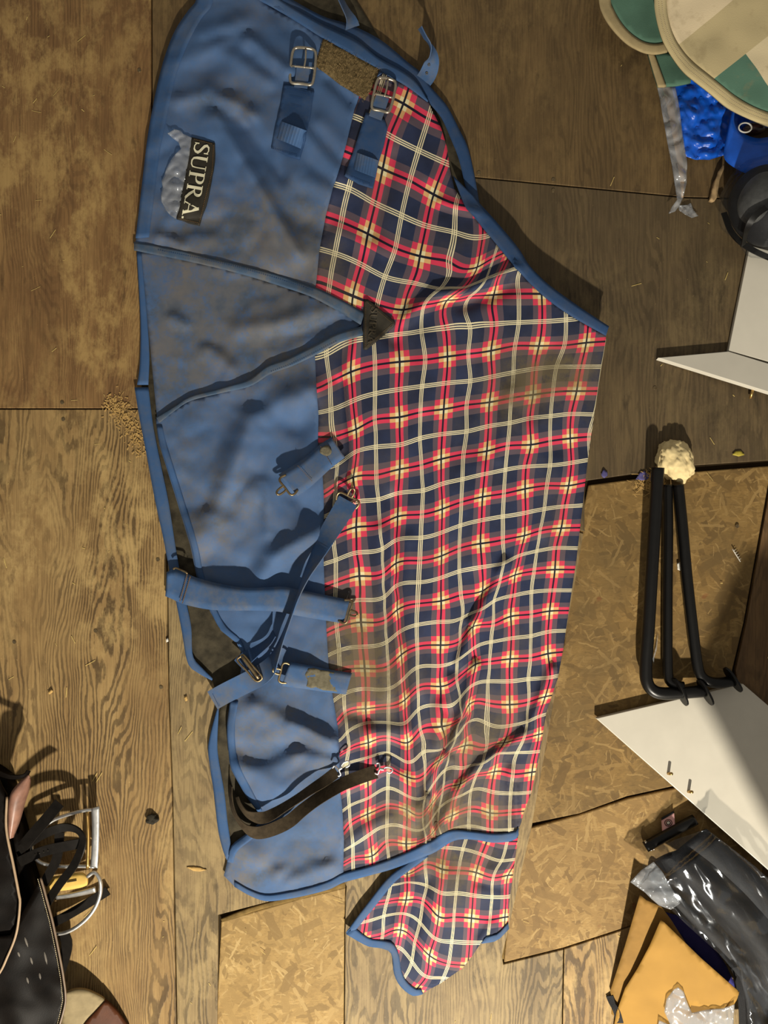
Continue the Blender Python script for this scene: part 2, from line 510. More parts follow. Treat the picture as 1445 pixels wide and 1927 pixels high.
M['osb_a'] = m_osb('strandboard_worn', (116, 90, 50), (144, 114, 64), (182, 150, 94), 0.0, .5)
M['osb_b'] = m_osb('strandboard_pale', (136, 106, 62), (162, 130, 78), (200, 168, 110), 4.4, .2)
M['osb_c'] = m_osb('strandboard_clean', (150, 120, 70), (176, 144, 88), (208, 178, 120), 8.8, .08)
M['base'] = m_plain('subfloor_shadow', (46, 36, 22), .95, .1, bump=.4, bscale=120)
M['edge'] = m_plain('sawn_edge', (120, 98, 58), .9, .1, var=.3, bump=.5, bscale=200)
M['plaid'] = m_plaid('plaid_ripstop')
M['blue'] = m_fabric('blue_ripstop', (74, 107, 153), (114, 108, 92))
M['bind'] = m_fabric('blue_binding', (60, 93, 138), (104, 106, 104), .35, False)
M['bind_dk'] = m_fabric('navy_binding', (46, 76, 118), (96, 98, 98), .3, False)
M['bind_dirty'] = m_fabric('soiled_binding', (70, 92, 118), (122, 112, 94), .6, False, fade=.3)
M['web'] = m_fabric('blue_webbing', (68, 100, 144), (116, 112, 102), .55, False, weave=1500, fade=.3)
M['lining'] = m_plain('black_lining', (66, 60, 46), .8, .25, var=.6, vscale=30, bump=1.0, bscale=45)
M['brownweb'] = m_plain('brown_elastic', (66, 56, 42), .85, .15, var=.3, vscale=80, bump=.3, bscale=500)
M['metal'] = m_metal('nickel'); M['metal_old'] = m_metal('tarnished_nickel', (150, 132, 100), .38, .75)
M['chrome'] = m_metal('chrome', (235, 235, 232), .30, .05)
M['velcro'] = m_plain('hair_clogged_fastener', (112, 96, 66), .95, .05, var=.5, vscale=120, bump=.8, bscale=400)
M['rubber'] = m_plain('black_rubber_label', (52, 48, 40), .6, .3, var=.2)
M['ink'] = m_plain('cream_print', (238, 232, 200), .7, .2, var=.05)
M['trim'] = m_plain('label_stitch', (112, 88, 60), .8, .1)
M['thread'] = m_plain('cream_thread', (214, 198, 160), .8, .1)
M['bthread'] = m_plain('blue_thread', (34, 62, 108), .8, .1)
M['film'] = m_clear('cloudy_film', (225, 228, 232), .20, .12, .02)
M['clear_thin'] = m_clear('thin_clear_bag', (210, 214, 220), .010, .10, .004)
M['white'] = m_plain('white_laminate', (218, 212, 196), .35, .4, var=.03, vscale=20)
M['pin'] = m_metal('brass_pin', (196, 160, 96), .3, .2)
M['blackpaint'] = m_plain('black_paint', (14, 13, 12), .34, .4, var=.2, vscale=40)
M['foam'] = m_plain('expanding_foam', (236, 214, 160), .9, .1, var=.12, vscale=50, bump=.6, bscale=70)
M['leather'] = m_plain('black_leather', (16, 12, 9), .42, .05, var=.4, vscale=30, bump=.15, bscale=500)
M['leather_b'] = m_plain('brown_leather', (84, 48, 28), .5, .12, var=.25, vscale=30, bump=.15, bscale=400)
M['leather_p'] = m_plain('worn_tan_leather', (150, 110, 92), .4, .45, var=.3, vscale=40)
M['suede'] = m_plain('beige_leather', (150, 134, 100), .7, .2, var=.12)
M['tread'] = m_plain('yellow_rubber', (222, 184, 96), .6, .3, var=.08)
M['scratch'] = m_plain('grey_scuff', (110, 104, 96), .6, .2, var=.2)
M['cream'] = m_plain('cream_fleece', (226, 208, 172), .95, .05, var=.08, vscale=14, bump=.3, bscale=500)
M['beige'] = m_plain('beige_fleece', (200, 184, 140), .95, .05, var=.08, vscale=14, bump=.3, bscale=500)
M['green'] = m_plain('green_fleece', (92, 126, 108), .95, .05, var=.15, vscale=14, bump=.3, bscale=500)
M['taupe'] = m_plain('khaki_trim', (176, 158, 118), .9, .1, var=.1, bump=.4, bscale=700)
M['tarp'] = m_plain('blue_woven_tarp', (22, 92, 206), .3, .5, var=.2, vscale=25, bump=.35, bscale=420)
M['paper'] = m_plain('kraft_paper', (190, 150, 100), .8, .15, var=.15)
M['stick'] = m_plain('bare_wood', (176, 148, 108), .8, .15, var=.2)
M['black'] = m_plain('black_padding', (26, 26, 28), .6, .2, var=.25, vscale=60, bump=.5, bscale=480)
M['grey'] = m_plain('grey_mesh', (84, 84, 82), .6, .3, var=.3, vscale=50, bump=.4, bscale=300)
M['env'] = m_plain('ochre_card', (166, 127, 60), .75, .2, var=.08, vscale=12)
M['env_in'] = m_plain('ochre_card_inner', (146, 111, 55), .75, .2, var=.15, vscale=25)
M['indigo'] = m_plain('indigo_folder', (46, 44, 104), .7, .2, var=.1)
M['pink'] = m_plain('pink_tag', (232, 176, 172), .6, .3, var=.05)
M['stone'] = m_plain('dark_stone', (58, 54, 46), .9, .1, var=.3, bump=.6, bscale=150)
M['straw'] = m_plain('straw', (206, 180, 110), .8, .2, var=.2)
M['chip'] = m_plain('fresh_wood_chip', (196, 160, 98), .8, .15, var=.15)
M['petal'] = m_plain('violet_scrap', (88, 84, 132), .7, .2, var=.25)
M['lime'] = m_plain('yellow_green_scrap', (176, 160, 60), .6, .3, var=.15)
M['offwhite'] = m_plain('white_plastic', (226, 222, 210), .5, .35, var=.05)

# ------------------------------------------------------------------ the floor: sheets laid side by side
floor = slab('floor', [(-1300, -1300), (2700, -1300), (2700, 3300), (-1300, 3300)], -0.06, -0.012, M['base'])
floor['kind'] = 'structure'; floor['label'] = 'patched workshop floor of plywood sheets and strand board'
def ply(poly, mat, z=0.0, nm='plywood_sheet', bev=0.0015):
    return slab(nm, poly, -0.0115, z, M[mat], floor, bev)
ply([(-1290, -1290), (281, -1290), (284, 200), (306, 768), (-1290, 768)], 'ply_a')
ply([(-1290, 770.5), (306, 770.5), (312, 1000), (316, 1300), (323, 1500), (331, 1927), (336, 3290), (-1290, 3290)], 'ply_b')
ply([(283.5, -1290), (2690, -1290), (2690, 402), (1290, 370), (900, 333), (500, 300), (287, 285)], 'ply_c')
ply([(288, 287.5), (500, 302.5), (900, 335.5), (1290, 372.5), (2690, 405), (2690, 852), (1450, 866), (1300, 876), (1100, 905), (1100, 1000), (308.5, 768)], 'ply_d')
ply([(308.5, 770), (1098, 1004), (1000, 1560), (945, 1800), (947, 1815), (1060, 1787), (1031, 3290), (640, 3290), (650, 1690), (652, 1668), (648, 1660), (410, 1722), (400, 3290), (338.5, 3290), (333.5, 1927), (325.5, 1500), (318.5, 1300), (314.5, 1000)], 'ply_e')
ply([(1062, 1786), (1240, 1729), (1262, 3290), (1033, 3290)], 'ply_b')
ply([(1262, 1726), (2690, 1600), (2690, 3290), (1272, 3290)], 'ply_e')
# strand board patches
ply([(1107, 913), (1290, 889), (1445, 877), (1452, 877), (1400, 1170), (1378, 1262), (1405, 1421), (1290, 1475), (1180, 1499), (1090, 1531.5), (986, 1553), (1006, 1470), (1036, 1310), (1062, 1210), (1078, 1080), (1092, 990)], 'osb_a', -0.003, 'strand_board_sheet', .003)
ply([(981, 1563), (1092, 1533), (1182, 1503), (1292, 1479), (1407, 1424), (1500, 1500), (1420, 1690), (1195, 1740), (1060, 1784), (948, 1812), (960, 1690)], 'osb_b', -0.002, 'strand_board_sheet', .003)
ply([(416, 1734), (560, 1692), (650, 1670), (648, 1750), (638, 3290), (402.5, 3290), (408, 1900)], 'osb_c', -0.005, 'strand_board_sheet', .003)
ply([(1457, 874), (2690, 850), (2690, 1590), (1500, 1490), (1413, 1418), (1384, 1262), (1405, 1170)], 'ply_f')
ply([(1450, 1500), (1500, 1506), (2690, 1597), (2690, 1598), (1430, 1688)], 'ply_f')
# raw sawn lips of the patches
band('board_lip', [(415, 1729), (470, 1708), (560, 1683), (650, 1659)], [(419, 1738), (470, 1718), (560, 1693), (650, 1670)], -0.006, M['edge'], floor, thick=.012)
band('board_lip', [(974, 1566), (962, 1650), (952, 1730), (942, 1805)], [(983, 1566), (971, 1650), (960, 1730), (950, 1805)], -0.008, M['edge'], floor, thick=.012)
for (x, y) in [(117, 757), (119, 789), (297, 1053), (180, 1187), (27, 1208), (303, 1293), (1232, 730), (901, 325), (1041, 338), (262, 132), (1041, 358), (1387, 990)]:
    bm = bmesh.new(); bmesh.ops.create_cone(bm, cap_ends=True, segments=14, radius1=.0052, radius2=.0044, depth=.0016)
    bmesh.ops.create_cone(bm, cap_ends=True, segments=6, radius1=.0016, radius2=.0016, depth=.0004, matrix=Matrix.Translation((0, 0, .0009)))
    o = from_bm('screw_head', bm, M['metal_old'], floor); o.location = W(x, y, .0004)

# ------------------------------------------------------------------ the horse blanket: plaid registration
# (u, v, x, y): crossings of the woven lines, red lines on whole numbers, cream lines on halves
PL = """
0 -4 759 195|.5 -4 806 224|0 -3.5 733.6 256|.5 -3.5 787.6 283|1 -3.5 838 306|0 -3 720 318|.5 -3 771 340|1 -3 816 366|-.72 -3 652 286|-.72 -3.5 673 222|-.75 -4 690 165
-.72 -2.5 630 347|-.5 -2.5 656 355|0 -2.5 706 383|.5 -2.5 755.6 405.6|1 -2.5 802 425|1.5 -2.5 855 437|2 -2.5 908 446|-.72 -2 616 409|-.5 -2 642 418|0 -2 692 440|.5 -2 744 467|1 -2 790 482|1.5 -2 844 492|2 -2 898 503|1.5 -3 858 384
-.72 -1.5 606 470|-.5 -1.5 630 477|0 -1.5 680 498|.5 -1.5 724 521|1 -1.5 776 532|1.5 -1.5 829 543|2 -1.5 874 541|2.5 -1.5 915 524
-.72 -1 596 530|-.5 -1 620 538|0 -1 664 557|.5 -1 710 573|1 -1 760 583|1.5 -1 798 574|2 -1 841 565|2.5 -1 884 558|3 -1 929 555|3.5 -1 976 553|4 -1 1019 553|3 -1.35 936 526|3.5 -1.4 977 512
-.72 -.5 594 672|-.5 -.5 614 666|0 -.5 664 641|.5 -.5 703 636|1 -.5 749.6 629|1.5 -.5 793 623|2 -.5 838 617|2.5 -.5 884 614|3 -.5 930 610|3.5 -.5 976 607|4 -.5 1020 605|4.5 -.5 1065 602
-.72 0 599 730|-.5 0 621 719|0 0 660 700|.5 0 705.6 687|1 0 752 681|1.5 0 800 677|2 0 842 671|2.5 0 881 666|3 0 924 660|3.5 0 969 651|4 0 1014 651|4.5 0 1062 650|5 0 1103 645
-.72 .5 596 777|-.5 .5 623 771|0 .5 664 754|.5 .5 705.6 741|1 .5 750 733|1.5 .5 794 727|2 .5 839 721|2.5 .5 885 717|3 .5 926 709|3.5 .5 966 701|4 .5 1006 694|4.5 .5 1047 690|5 .5 1093 690|5.5 .5 1134 690
-.72 1 598 822|-.5 1 628 822|0 1 670 808|.5 1 705 790|1 1 752 785|1.5 1 791 776|2 1 835 770|2.5 1 878 762|3 1 921 757|3.5 1 962 749|4 1 1003 743|4.5 1 1040 738|5 1 1085 736
-.5 1.5 635 874|0 1.5 671 849|.5 1.5 707 841|1 1.5 753 837|1.5 1.5 790 825|2 1.5 832 817|2.5 1.5 878 812|3 1.5 919 802|3.5 1.5 959 796|4 1.5 997 787|4.5 1.5 1036 783|5 1.5 1075 779|5.5 1.5 1119 780
-.72 2 612 929|-.5 2 632 915|0 2 665 898|.5 2 708 894|1 2 752 883|1.5 2 793 875|2 2 830 864|2.5 2 872 855|3 2 916 849|3.5 2 955 839|4 2 999 837|4.5 2 1035 830|5 2 1073 825|5.5 2 1108 822
0 2.5 671 944|.5 2.5 712 940|1 2.5 749 928|1.5 2.5 796 923|2 2.5 830 911|2.5 2.5 870 902|3 2.5 912 892|3.5 2.5 951 884|4 2.5 990 878|4.5 2.5 1035 876|5 2.5 1075 871
0 3 670 992|.5 3 715 987|1 3 748 972|1.5 3 794 968|2 3 832 958|2.5 3 868 945|3 3 908 935|3.5 3 948 929|4 3 988 920|4.5 3 1029 914|5 3 1070 914|5.4 3 1101 908
-.72 3.5 610 1061|-.5 3.5 632 1054|0 3.5 671 1040|.5 3.5 720 1033|1 3.5 746 1016|1.5 3.5 792 1012|2 3.5 831 1002|2.5 3.5 866 989|3 3.5 906 979|3.5 3.5 946 972|4 3.5 989 965|4.5 3.5 1024 958|5 3.5 1062 953|5.4 3.5 1097 951
-.72 4 611 1105|-.5 4 632 1097|0 4 676 1084|.5 4 722 1079|1 4 745 1060|1.5 4 790 1055|2 4 831 1046|2.5 4 864 1032|3 4 904 1023|3.5 4 946 1016|4 4 987 1008|4.5 4 1016 999|5 4 1056 994|5.4 4 1091 993
0 4.5 677 1129|.5 4.5 724 1123|1 4.5 744 1103|1.5 4.5 788 1096|2 4.5 830 1087|2.5 4.5 864 1075|3 4.5 907 1067|3.5 4.5 948 1060|4 4.5 978 1045|4.5 4.5 1010 1037|5 4.5 1047 1031
-.72 5 615 1191|-.5 5 634 1182|0 5 679 1171|.5 5 726 1166|1 5 747 1148|1.5 5 786 1136|2 5 830 1131|2.5 5 867 1120|3 5 908 1112|3.5 5 941 1093|4 5 969 1082|4.5 5 1005 1075|5 5 1044 1072|5.4 5 1080 1072
-.72 5.5 618 1233|-.5 5.5 638 1224|0 5.5 682 1217|.5 5.5 728 1208|1 5.5 750 1190|1.5 5.5 784 1176|2 5.5 829 1170|2.5 5.5 870 1163|3 5.5 903 1148|3.5 5.5 929 1131|4 5.5 965 1121|4.5 5.5 1000 1114|5 5.5 1039 1111|5.4 5.5 1075 1111
-.5 6 640 1263|0 6 686 1258|.5 6 731 1253|1 6 755 1232|1.5 6 785 1217|2 6 829 1214|2.5 6 866 1206|3 6 890 1179|3.5 6 928 1174|4 6 961 1160|4.5 6 1000 1156|5 6 1034 1150|5.4 6 1069 1149
-.72 6.5 630 1317|-.5 6.5 647 1306|0 6.5 688 1296|.5 6.5 732 1296|1 6.5 758 1279|1.5 6.5 785 1256|2 6.5 829 1253|2.5 6.5 860 1243|3 6.5 891 1220|3.5 6.5 924 1208|4 6.5 962 1201|4.5 6.5 999 1197|5 6.5 1031 1189|5.4 6.5 1065 1187
-.72 7 638 1356|-.5 7 649 1343|0 7 688 1334|.5 7 731 1329|1 7 762 1317|1.5 7 786 1295|2 7 829 1292|2.5 7 859 1278|3 7 895 1250|3.5 7 921 1245|4 7 960 1240|4.5 7 998 1238|5 7 1031 1230
-.72 7.5 642 1391|-.5 7.5 653 1378|0 7.5 690 1360|.5 7.5 731 1360|1 7.5 764 1360|1.5 7.5 787 1335|2 7.5 829 1328|2.5 7.5 866 1314|3 7.5 888 1290|3.5 7.5 918 1282|4 7.5 959 1282|4.5 7.5 994 1278|5 7.5 1035 1275
-.72 8 638 1421|-.5 8 656 1410|0 8 693 1398|.5 8 731 1389|1 8 767 1398|1.5 8 791 1374|2 8 831 1367|2.5 8 869 1352|3 8 882 1326|3.5 8 918 1323|4 8 959 1326|4.5 8 995 1321|5 8 1026 1311
-.5 8.5 652 1437|0 8.5 693 1425|.5 8.5 730.6 1417|1 8.5 767 1435|1.5 8.5 796 1415|2 8.5 837 1408|2.5 8.5 858 1387|3 8.5 877 1361|3.5 8.5 917 1362|4 8.5 958 1366|4.5 8.5 992 1358|5 8.5 1014 1348
-.72 9 640 1490|-.5 9 655 1482|0 9 692 1465|.5 9 731 1446|1 9 766 1462|1.5 9 800 1457|2 9 828 1430|2.5 9 846 1414|3 9 875 1403|3.5 9 916 1406|4 9 948 1398|4.5 9 986 1389
-.72 9.5 644 1527|-.5 9.5 657 1517|0 9.5 693 1502|.5 9.5 729.6 1483|1 9.5 766 1498|1.5 9.5 800 1499|2.5 9.5 837 1449|3 9.5 872 1446|3.5 9.5 908 1437|4 9.5 936 1418|4.5 9.5 973 1416
-.72 10 647 1564|-.5 10 659 1549|0 10 691.6 1532|.5 10 729 1517|1 10 765.6 1524|1.5 10 796 1533|2.5 10 833 1486|3 10 866 1476|3.5 10 896 1458|4 10 930 1452|4.5 10 965 1457
-.72 10.5 648 1600|-.5 10.5 664 1591|0 10.5 696 1570|.5 10.5 728 1554|1 10.5 765 1558|1.5 10.5 798 1560|2.5 10.5 826 1521|3 10.5 855 1502|3.5 10.5 886 1487|4 10.5 924 1490|4.5 10.5 961 1493
-.5 11 664 1616|0 11 700 1611|.5 11 728 1586|1 11 764 1588|1.5 11 802 1578|2.5 11 824 1552|3 11 851 1535|3.5 11 883 1523|4 11 922 1530|4.5 11 959 1529|3 11.5 848 1562|3.5 11.5 882 1554|4 11.5 922 1561|4.5 11.5 959 1561
"""
TL = """0 0 766 1645|.5 0 800 1627|1 0 832 1636|2 0 896 1642|2.5 0 928 1652|3 0 956 1647|0 1 764 1694|-.5 1 728 1697|.5 1 796 1696|1 1 825 1725|1.5 1 854 1726|2 1 887 1728|2.5 1 922 1731|3 1 950 1726
0 2 754 1750|-.5 2 720 1760|.5 2 781 1770|1 2 808 1798|1.5 2 844 1814|2 2 880 1817|1 3 782 1864|1.5 -.5 871 1598|1 -.5 838 1595|2 -.5 906 1608|2.5 -.5 944 1620|0 .5 766 1660|.5 .5 803 1667|1 .5 828 1680|1.5 .5 858 1681|2 .5 890 1685|2.5 .5 926 1688|3 .5 952 1688
-.5 1.5 722 1724|0 1.5 758 1719|.5 1.5 790 1736|1 1.5 818 1766|1.5 1.5 850 1772|2 1.5 884 1774|0 2.5 748 1782|.5 2.5 775 1809|1 2.5 802 1838|1.5 2.5 834 1840|-.5 .5 735 1666|2 2.5 876 1845"""
def parse(s):
    return np.array([[float(x) for x in r.split()] for l in s.strip().split('\n') for r in l.split('|')])
def tps(P, U, lam=0.6):
    n = len(P)
    sc = 100.0
    A = P / sc
    d = np.linalg.norm(A[:, None] - A[None], axis=2)
    K = np.where(d > 0, d * d * np.log(d + 1e-12), 0) + np.eye(n) * lam * 1e-3
    Q = np.hstack([np.ones((n, 1)), A])
    Mx = np.block([[K, Q], [Q.T, np.zeros((3, 3))]])
    w = np.linalg.solve(Mx, np.vstack([U, np.zeros((3, U.shape[1]))]))
    def f(V):
        X = V / sc
        out = np.zeros((len(X), U.shape[1]))
        for i in range(0, len(X), 4000):
            x = X[i:i + 4000]
            dd = np.linalg.norm(x[:, None] - A[None], axis=2)
            out[i:i + 4000] = np.where(dd > 0, dd * dd * np.log(dd + 1e-12), 0) @ w[:n] + np.hstack([np.ones((len(x), 1)), x]) @ w[n:]
        return out
    return f
pl = parse(PL); uv_main = tps(pl[:, 2:], pl[:, :2])
tl = parse(TL); uv_tail = tps(tl[:, 2:], tl[:, :2])

# ------------------------------------------------------------------ blanket height: layers and folds
ZC = np.array([(371, 0, .016), (300, 140, .014), (256, 460, .010), (290, 790, .012), (330, 930, .014), (400, 1150, .016), (430, 1400, .016), (430, 1640, .006), (500, 1690, .005), (640, 1655, .008),
               (800, 1595, .012), (960, 1570, .014), (1000, 1480, .018), (1040, 1300, .022), (1070, 1150, .024), (1100, 900, .028), (1120, 760, .038), (1142, 622, .052), (1060, 560, .052), (985, 495, .048), (930, 430, .040), (880, 370, .028),
               (850, 260, .022), (760, 150, .022), (620, 60, .022), (500, 10, .02), (450, 250, .024), (450, 600, .018), (450, 900, .024), (480, 1080, .024), (540, 1350, .024), (540, 1560, .016),
               (700, 400, .03), (800, 650, .036), (950, 700, .042), (1030, 800, .036), (850, 950, .034), (700, 900, .03), (700, 1200, .028), (900, 1200, .03), (750, 1450, .024), (920, 1420, .024), (680, 620, .028)], float)
zbase = tps(ZC[:, :2], ZC[:, 2:3], 30)
# folds: x1,y1,x2,y2,width_px,height_m
FO = [
 (475, 785, 580, 735, 26, .014), (432, 900, 475, 785, 26, .015), (405, 965, 432, 900, 24, .012), (500, 760, 560, 800, 24, -.008),
 (345, 930, 430, 960, 22, -.008), (375, 1000, 470, 930, 26, .008),
 (515, 1052, 600, 995, 20, .013), (492, 1078, 515, 1052, 20, .010), (560, 940, 600, 985, 18, -.008), (500, 905, 505, 1000, 12, .005), (400, 1050, 470, 1080, 20, -.006),
 (545, 1362, 620, 1396, 17, .014), (480, 1332, 545, 1362, 19, .010), (470, 1420, 560, 1400, 20, -.007), (450, 1440, 520, 1480, 22, .007), (560, 1420, 620, 1430, 16, .006),
 (455, 1600, 520, 1640, 22, .007), (540, 1660, 620, 1630, 16, .006), (560, 1590, 600, 1600, 18, -.006), (470, 1660, 520, 1620, 14, -.005),
 (405, 220, 480, 345, 17, .012), (480, 345, 560, 475, 17, .012), (450, 215, 530, 330, 14, -.007), (395, 172, 470, 215, 16, .011), (335, 188, 395, 172, 16, .008), (470, 75, 540, 132, 14, .010), (520, 20, 560, 70, 16, -.006), (380, 60, 450, 40, 18, .006), (560, 240, 640, 330, 18, .008), (330, 430, 400, 420, 14, -.006), (300, 445, 345, 462, 9, .006),
 (560, 330, 620, 360, 20, .006), (545, 400, 600, 430, 22, -.006), (620, 150, 660, 190, 12, -.007), (430, 100, 500, 150, 16, .006), (350, 110, 420, 80, 18, .005), (600, 230, 650, 280, 18, .005),
 (320, 540, 420, 560, 18, -.006), (300, 640, 400, 630, 18, -.008), (330, 600, 430, 690, 16, .007), (420, 560, 560, 520, 22, -.006), (450, 620, 600, 590, 20, .007), (520, 640, 640, 600, 14, -.006), (300, 480, 330, 540, 10, -.006),
 (970, 505, 880, 548, 10, .009), (880, 548, 820, 552, 11, .010), (820, 552, 762, 600, 12, .009), (960, 540, 870, 575, 14, -.006), (740, 640, 700, 600, 14, -.006),
 (735, 940, 740, 1100, 13, -.007), (738, 1100, 752, 1240, 12, -.009), (752, 1240, 768, 1400, 12, -.009), (768, 1400, 790, 1500, 12, -.007), (770, 1020, 790, 1300, 18, .006), (715, 1000, 728, 1300, 16, .006),
 (655, 700, 668, 860, 9, .007), (668, 860, 662, 940, 9, .006), (640, 720, 648, 850, 10, -.005), (690, 600, 650, 700, 12, .005),
 (950, 1060, 905, 1145, 11, .009), (905, 1145, 862, 1245, 11, .010), (930, 1090, 880, 1160, 9, -.005), (895, 1255, 868, 1360, 11, .009), (868, 1360, 842, 1420, 11, .010), (842, 1420, 806, 1500, 12, .011), (880, 1180, 850, 1260, 12, -.006),
 (985, 1385, 905, 1440, 11, .008), (905, 1440, 862, 1490, 11, .009), (862, 1490, 830, 1560, 12, .007), (840, 1440, 812, 1490, 9, -.010), (1040, 1260, 1000, 1360, 10, .008), (1005, 1360, 985, 1400, 10, .007), (815, 1500, 813, 1590, 4.5, -.014), (806, 1500, 802, 1590, 7, .006), (969, 1470, 970, 1560, 4, -.014), (960, 1450, 962, 1560, 7, .005),
 (700, 1380, 760, 1375, 16, .006), (650, 1340, 690, 1350, 14, -.005), (700, 1430, 760, 1470, 15, .006), (650, 1480, 720, 1450, 14, .005), (660, 1580, 730, 1540, 14, .005), (730, 1590, 780, 1570, 12, -.005),
 (890, 680, 860, 860, 16, -.004), (960, 740, 940, 860, 14, .004), (1030, 660, 1000, 780, 16, -.004), (1045, 870, 1020, 1000, 16, .004), (800, 640, 795, 760, 14, .004), (900, 880, 890, 1050, 20, .004),
 (740, 300, 700, 440, 16, -.004), (770, 230, 800, 330, 16, .004), (830, 380, 900, 400, 10, .005), (640, 440, 720, 470, 18, .004),
 (830, 1330, 825, 1400, 14, .006), (845, 1340, 850, 1420, 9, -.006),
]
def folds(V, FO_, ):
    z = np.zeros(len(V)); zn = np.zeros(len(V))
    for (x1, y1, x2, y2, w, h) in FO_:
        a = np.array((x1, y1), float); ab = np.array((x2 - x1, y2 - y1), float); L = np.linalg.norm(ab)
        m = (V[:, 0] > min(x1, x2) - 3 * w) & (V[:, 0] < max(x1, x2) + 3 * w) & (V[:, 1] > min(y1, y2) - 3 * w) & (V[:, 1] < max(y1, y2) + 3 * w)
        if not m.any(): continue
        q = V[m] - a
        t = (q @ ab) / (L * L)
        tc = np.clip(t, 0, 1)
        perp = np.abs(q[:, 0] * ab[1] - q[:, 1] * ab[0]) / L
        over = np.abs(t - tc) * L
        g = h * np.exp(-(perp / w) ** 2) * np.exp(-(over / (w * 1.1)) ** 2)
        if h > 0: z[m] = np.maximum(z[m], g)
        else: zn[m] = np.minimum(zn[m], g)
    return z + zn
def nz(V, f, amp, seed=0.0):
    return np.array([noise.noise((p[0] * f + seed, p[1] * f + seed * 2, seed)) for p in V]) * amp
def zrug(V):
    V = np.asarray(V, float)
    bl = np.clip((630 - V[:, 0]) / 60, 0, 1)
    z = zbase(V)[:, 0] + 2.1 * folds(V, FO) + bl * (np.abs(nz(V, .017, .011, 12.0)) - .003 + np.abs(nz(V, .03, .003, 31.0))) + nz(V, .016, .0022, 3.0) + nz(V, .045, .0008, 8.0)
    return np.maximum(z, .0095)
def zoff(d): return lambda V: zrug(V) + d

def blobs(B, base=0.0):
    def f(V):
        d = np.full(len(V), base)
        for (x, y, rx, ry, a) in B:
            d += a * np.exp(-(((V[:, 0] - x) / rx) ** 2 + ((V[:, 1] - y) / ry) ** 2))
        d += np.maximum(0, nz(V, .012, .35, 21.0))
        return np.clip(d, 0, 1.4)
    return f
dirt_plaid = blobs([(1045, 700, 95, 45, 1.2), (990, 735, 60, 40, .6), (960, 780, 60, 40, .3), (615, 500, 30, 70, .5), (610, 900, 18, 120, .5), (640, 1180, 60, 90, .7), (690, 1240, 70, 70, .9), (660, 1330, 60, 60, .7), (870, 1400, 70, 60, .8), (860, 1530, 110, 60, 1.0), (760, 1560, 60, 50, .8), (720, 1300, 60, 60, .5), (940, 1360, 50, 60, .4), (620, 800, 20, 60, .3), (640, 1580, 20, 60, .4)], .06)
dirt_blue = blobs([(420, 430, 150, 70, .8), (540, 450, 80, 90, .9), (350, 560, 120, 120, .9), (480, 640, 160, 100, .9), (560, 560, 100, 60, .7), (330, 700, 60, 90, .8), (420, 170, 60, 40, .5), (470, 200, 50, 40, .6), (600, 470, 40, 80, .7), (330, 850, 60, 60, .4), (420, 950, 80, 90, .7), (360, 1020, 60, 70, .6), (560, 1030, 50, 60, .3), (590, 1240, 60, 60, .6), (480, 1320, 90, 60, .5), (500, 1400, 100, 70, .45), (600, 1480, 50, 120, .5), (560, 1620, 120, 60, .5), (460, 1640, 50, 40, .7), (450, 1450, 30, 90, .5), (550, 700, 60, 40, .4), (640, 30, 80, 30, .3), (520, 20, 100, 30, .4)], .16)
dirt_tail = blobs([(840, 1620, 90, 40, .8), (860, 1680, 40, 60, .4)], .05)

rug = thing('horse_blanket', 'folded blue and red plaid horse blanket with loose surcingle straps on the floor', 'blanket', W(722, 900, 0))

# lower half of the folded blanket: its dark lining shows along the belly edge and at the neck
zl = lambda V: .0042 + np.maximum(0, nz(V, .05, .0015, 5.0))
UNDER = [(420, -60), (640, -50), (720, 82), (796, 142), (840, 205), (875, 290), (898, 390), (985, 490), (1060, 562), (1120, 622), (1110, 760), (1085, 900), (1060, 1150), (1010, 1400), (970, 1540), (800, 1575), (640, 1630), (520, 1660), (440, 1630), (415, 1560), (400, 1470), (402, 1400), (415, 1330), (400, 1282), (356, 1240), (336, 1130), (312, 1030), (285, 890), (266, 780), (268, 600), (268, 480), (300, 300), (340, 120)]
sheet('lining', UNDER, zl, M['lining'], rug, 11, thick=.004)
band('lower_binding', [(257, 474), (264, 602), (263, 683), (258, 724)], [(266, 474), (277, 602), (281, 669), (279, 724)], .013, M['bind'], rug)
band('lower_binding', [(253, 729), (262, 785), (276, 858), (291, 939), (306, 1008), (320, 1080), (331, 1132), (341, 1183), (353, 1247), (372, 1266), (399, 1281)],
     [(279, 729), (288, 800), (302, 872), (317, 945), (332, 1040), (345, 1110), (353, 1145), (360, 1183), (363, 1234), (380, 1256), (400, 1276)], .013, M['bind'], rug)
band('lower_binding', [(409, 1330), (394, 1388), (392, 1421), (402, 1491), (410, 1560), (419, 1599), (427, 1619)],
     [(412, 1333), (409, 1394), (411, 1427), (422, 1491), (428, 1546), (433, 1580), (434, 1600)], .013, M['bind'], rug)
band('lower_binding', [(500, -30), (600, 27), (658, 46), (716, 75), (766, 116), (794, 138), (810, 163), (841, 199), (863, 241), (880, 277), (893, 332), (902, 382)],
     [(500, 6), (600, 50), (669, 84), (711, 112), (755, 140), (783, 160), (808, 194), (830, 221), (849, 263), (863, 299), (876, 352), (884, 384)], .016, M['bind_dk'], rug)

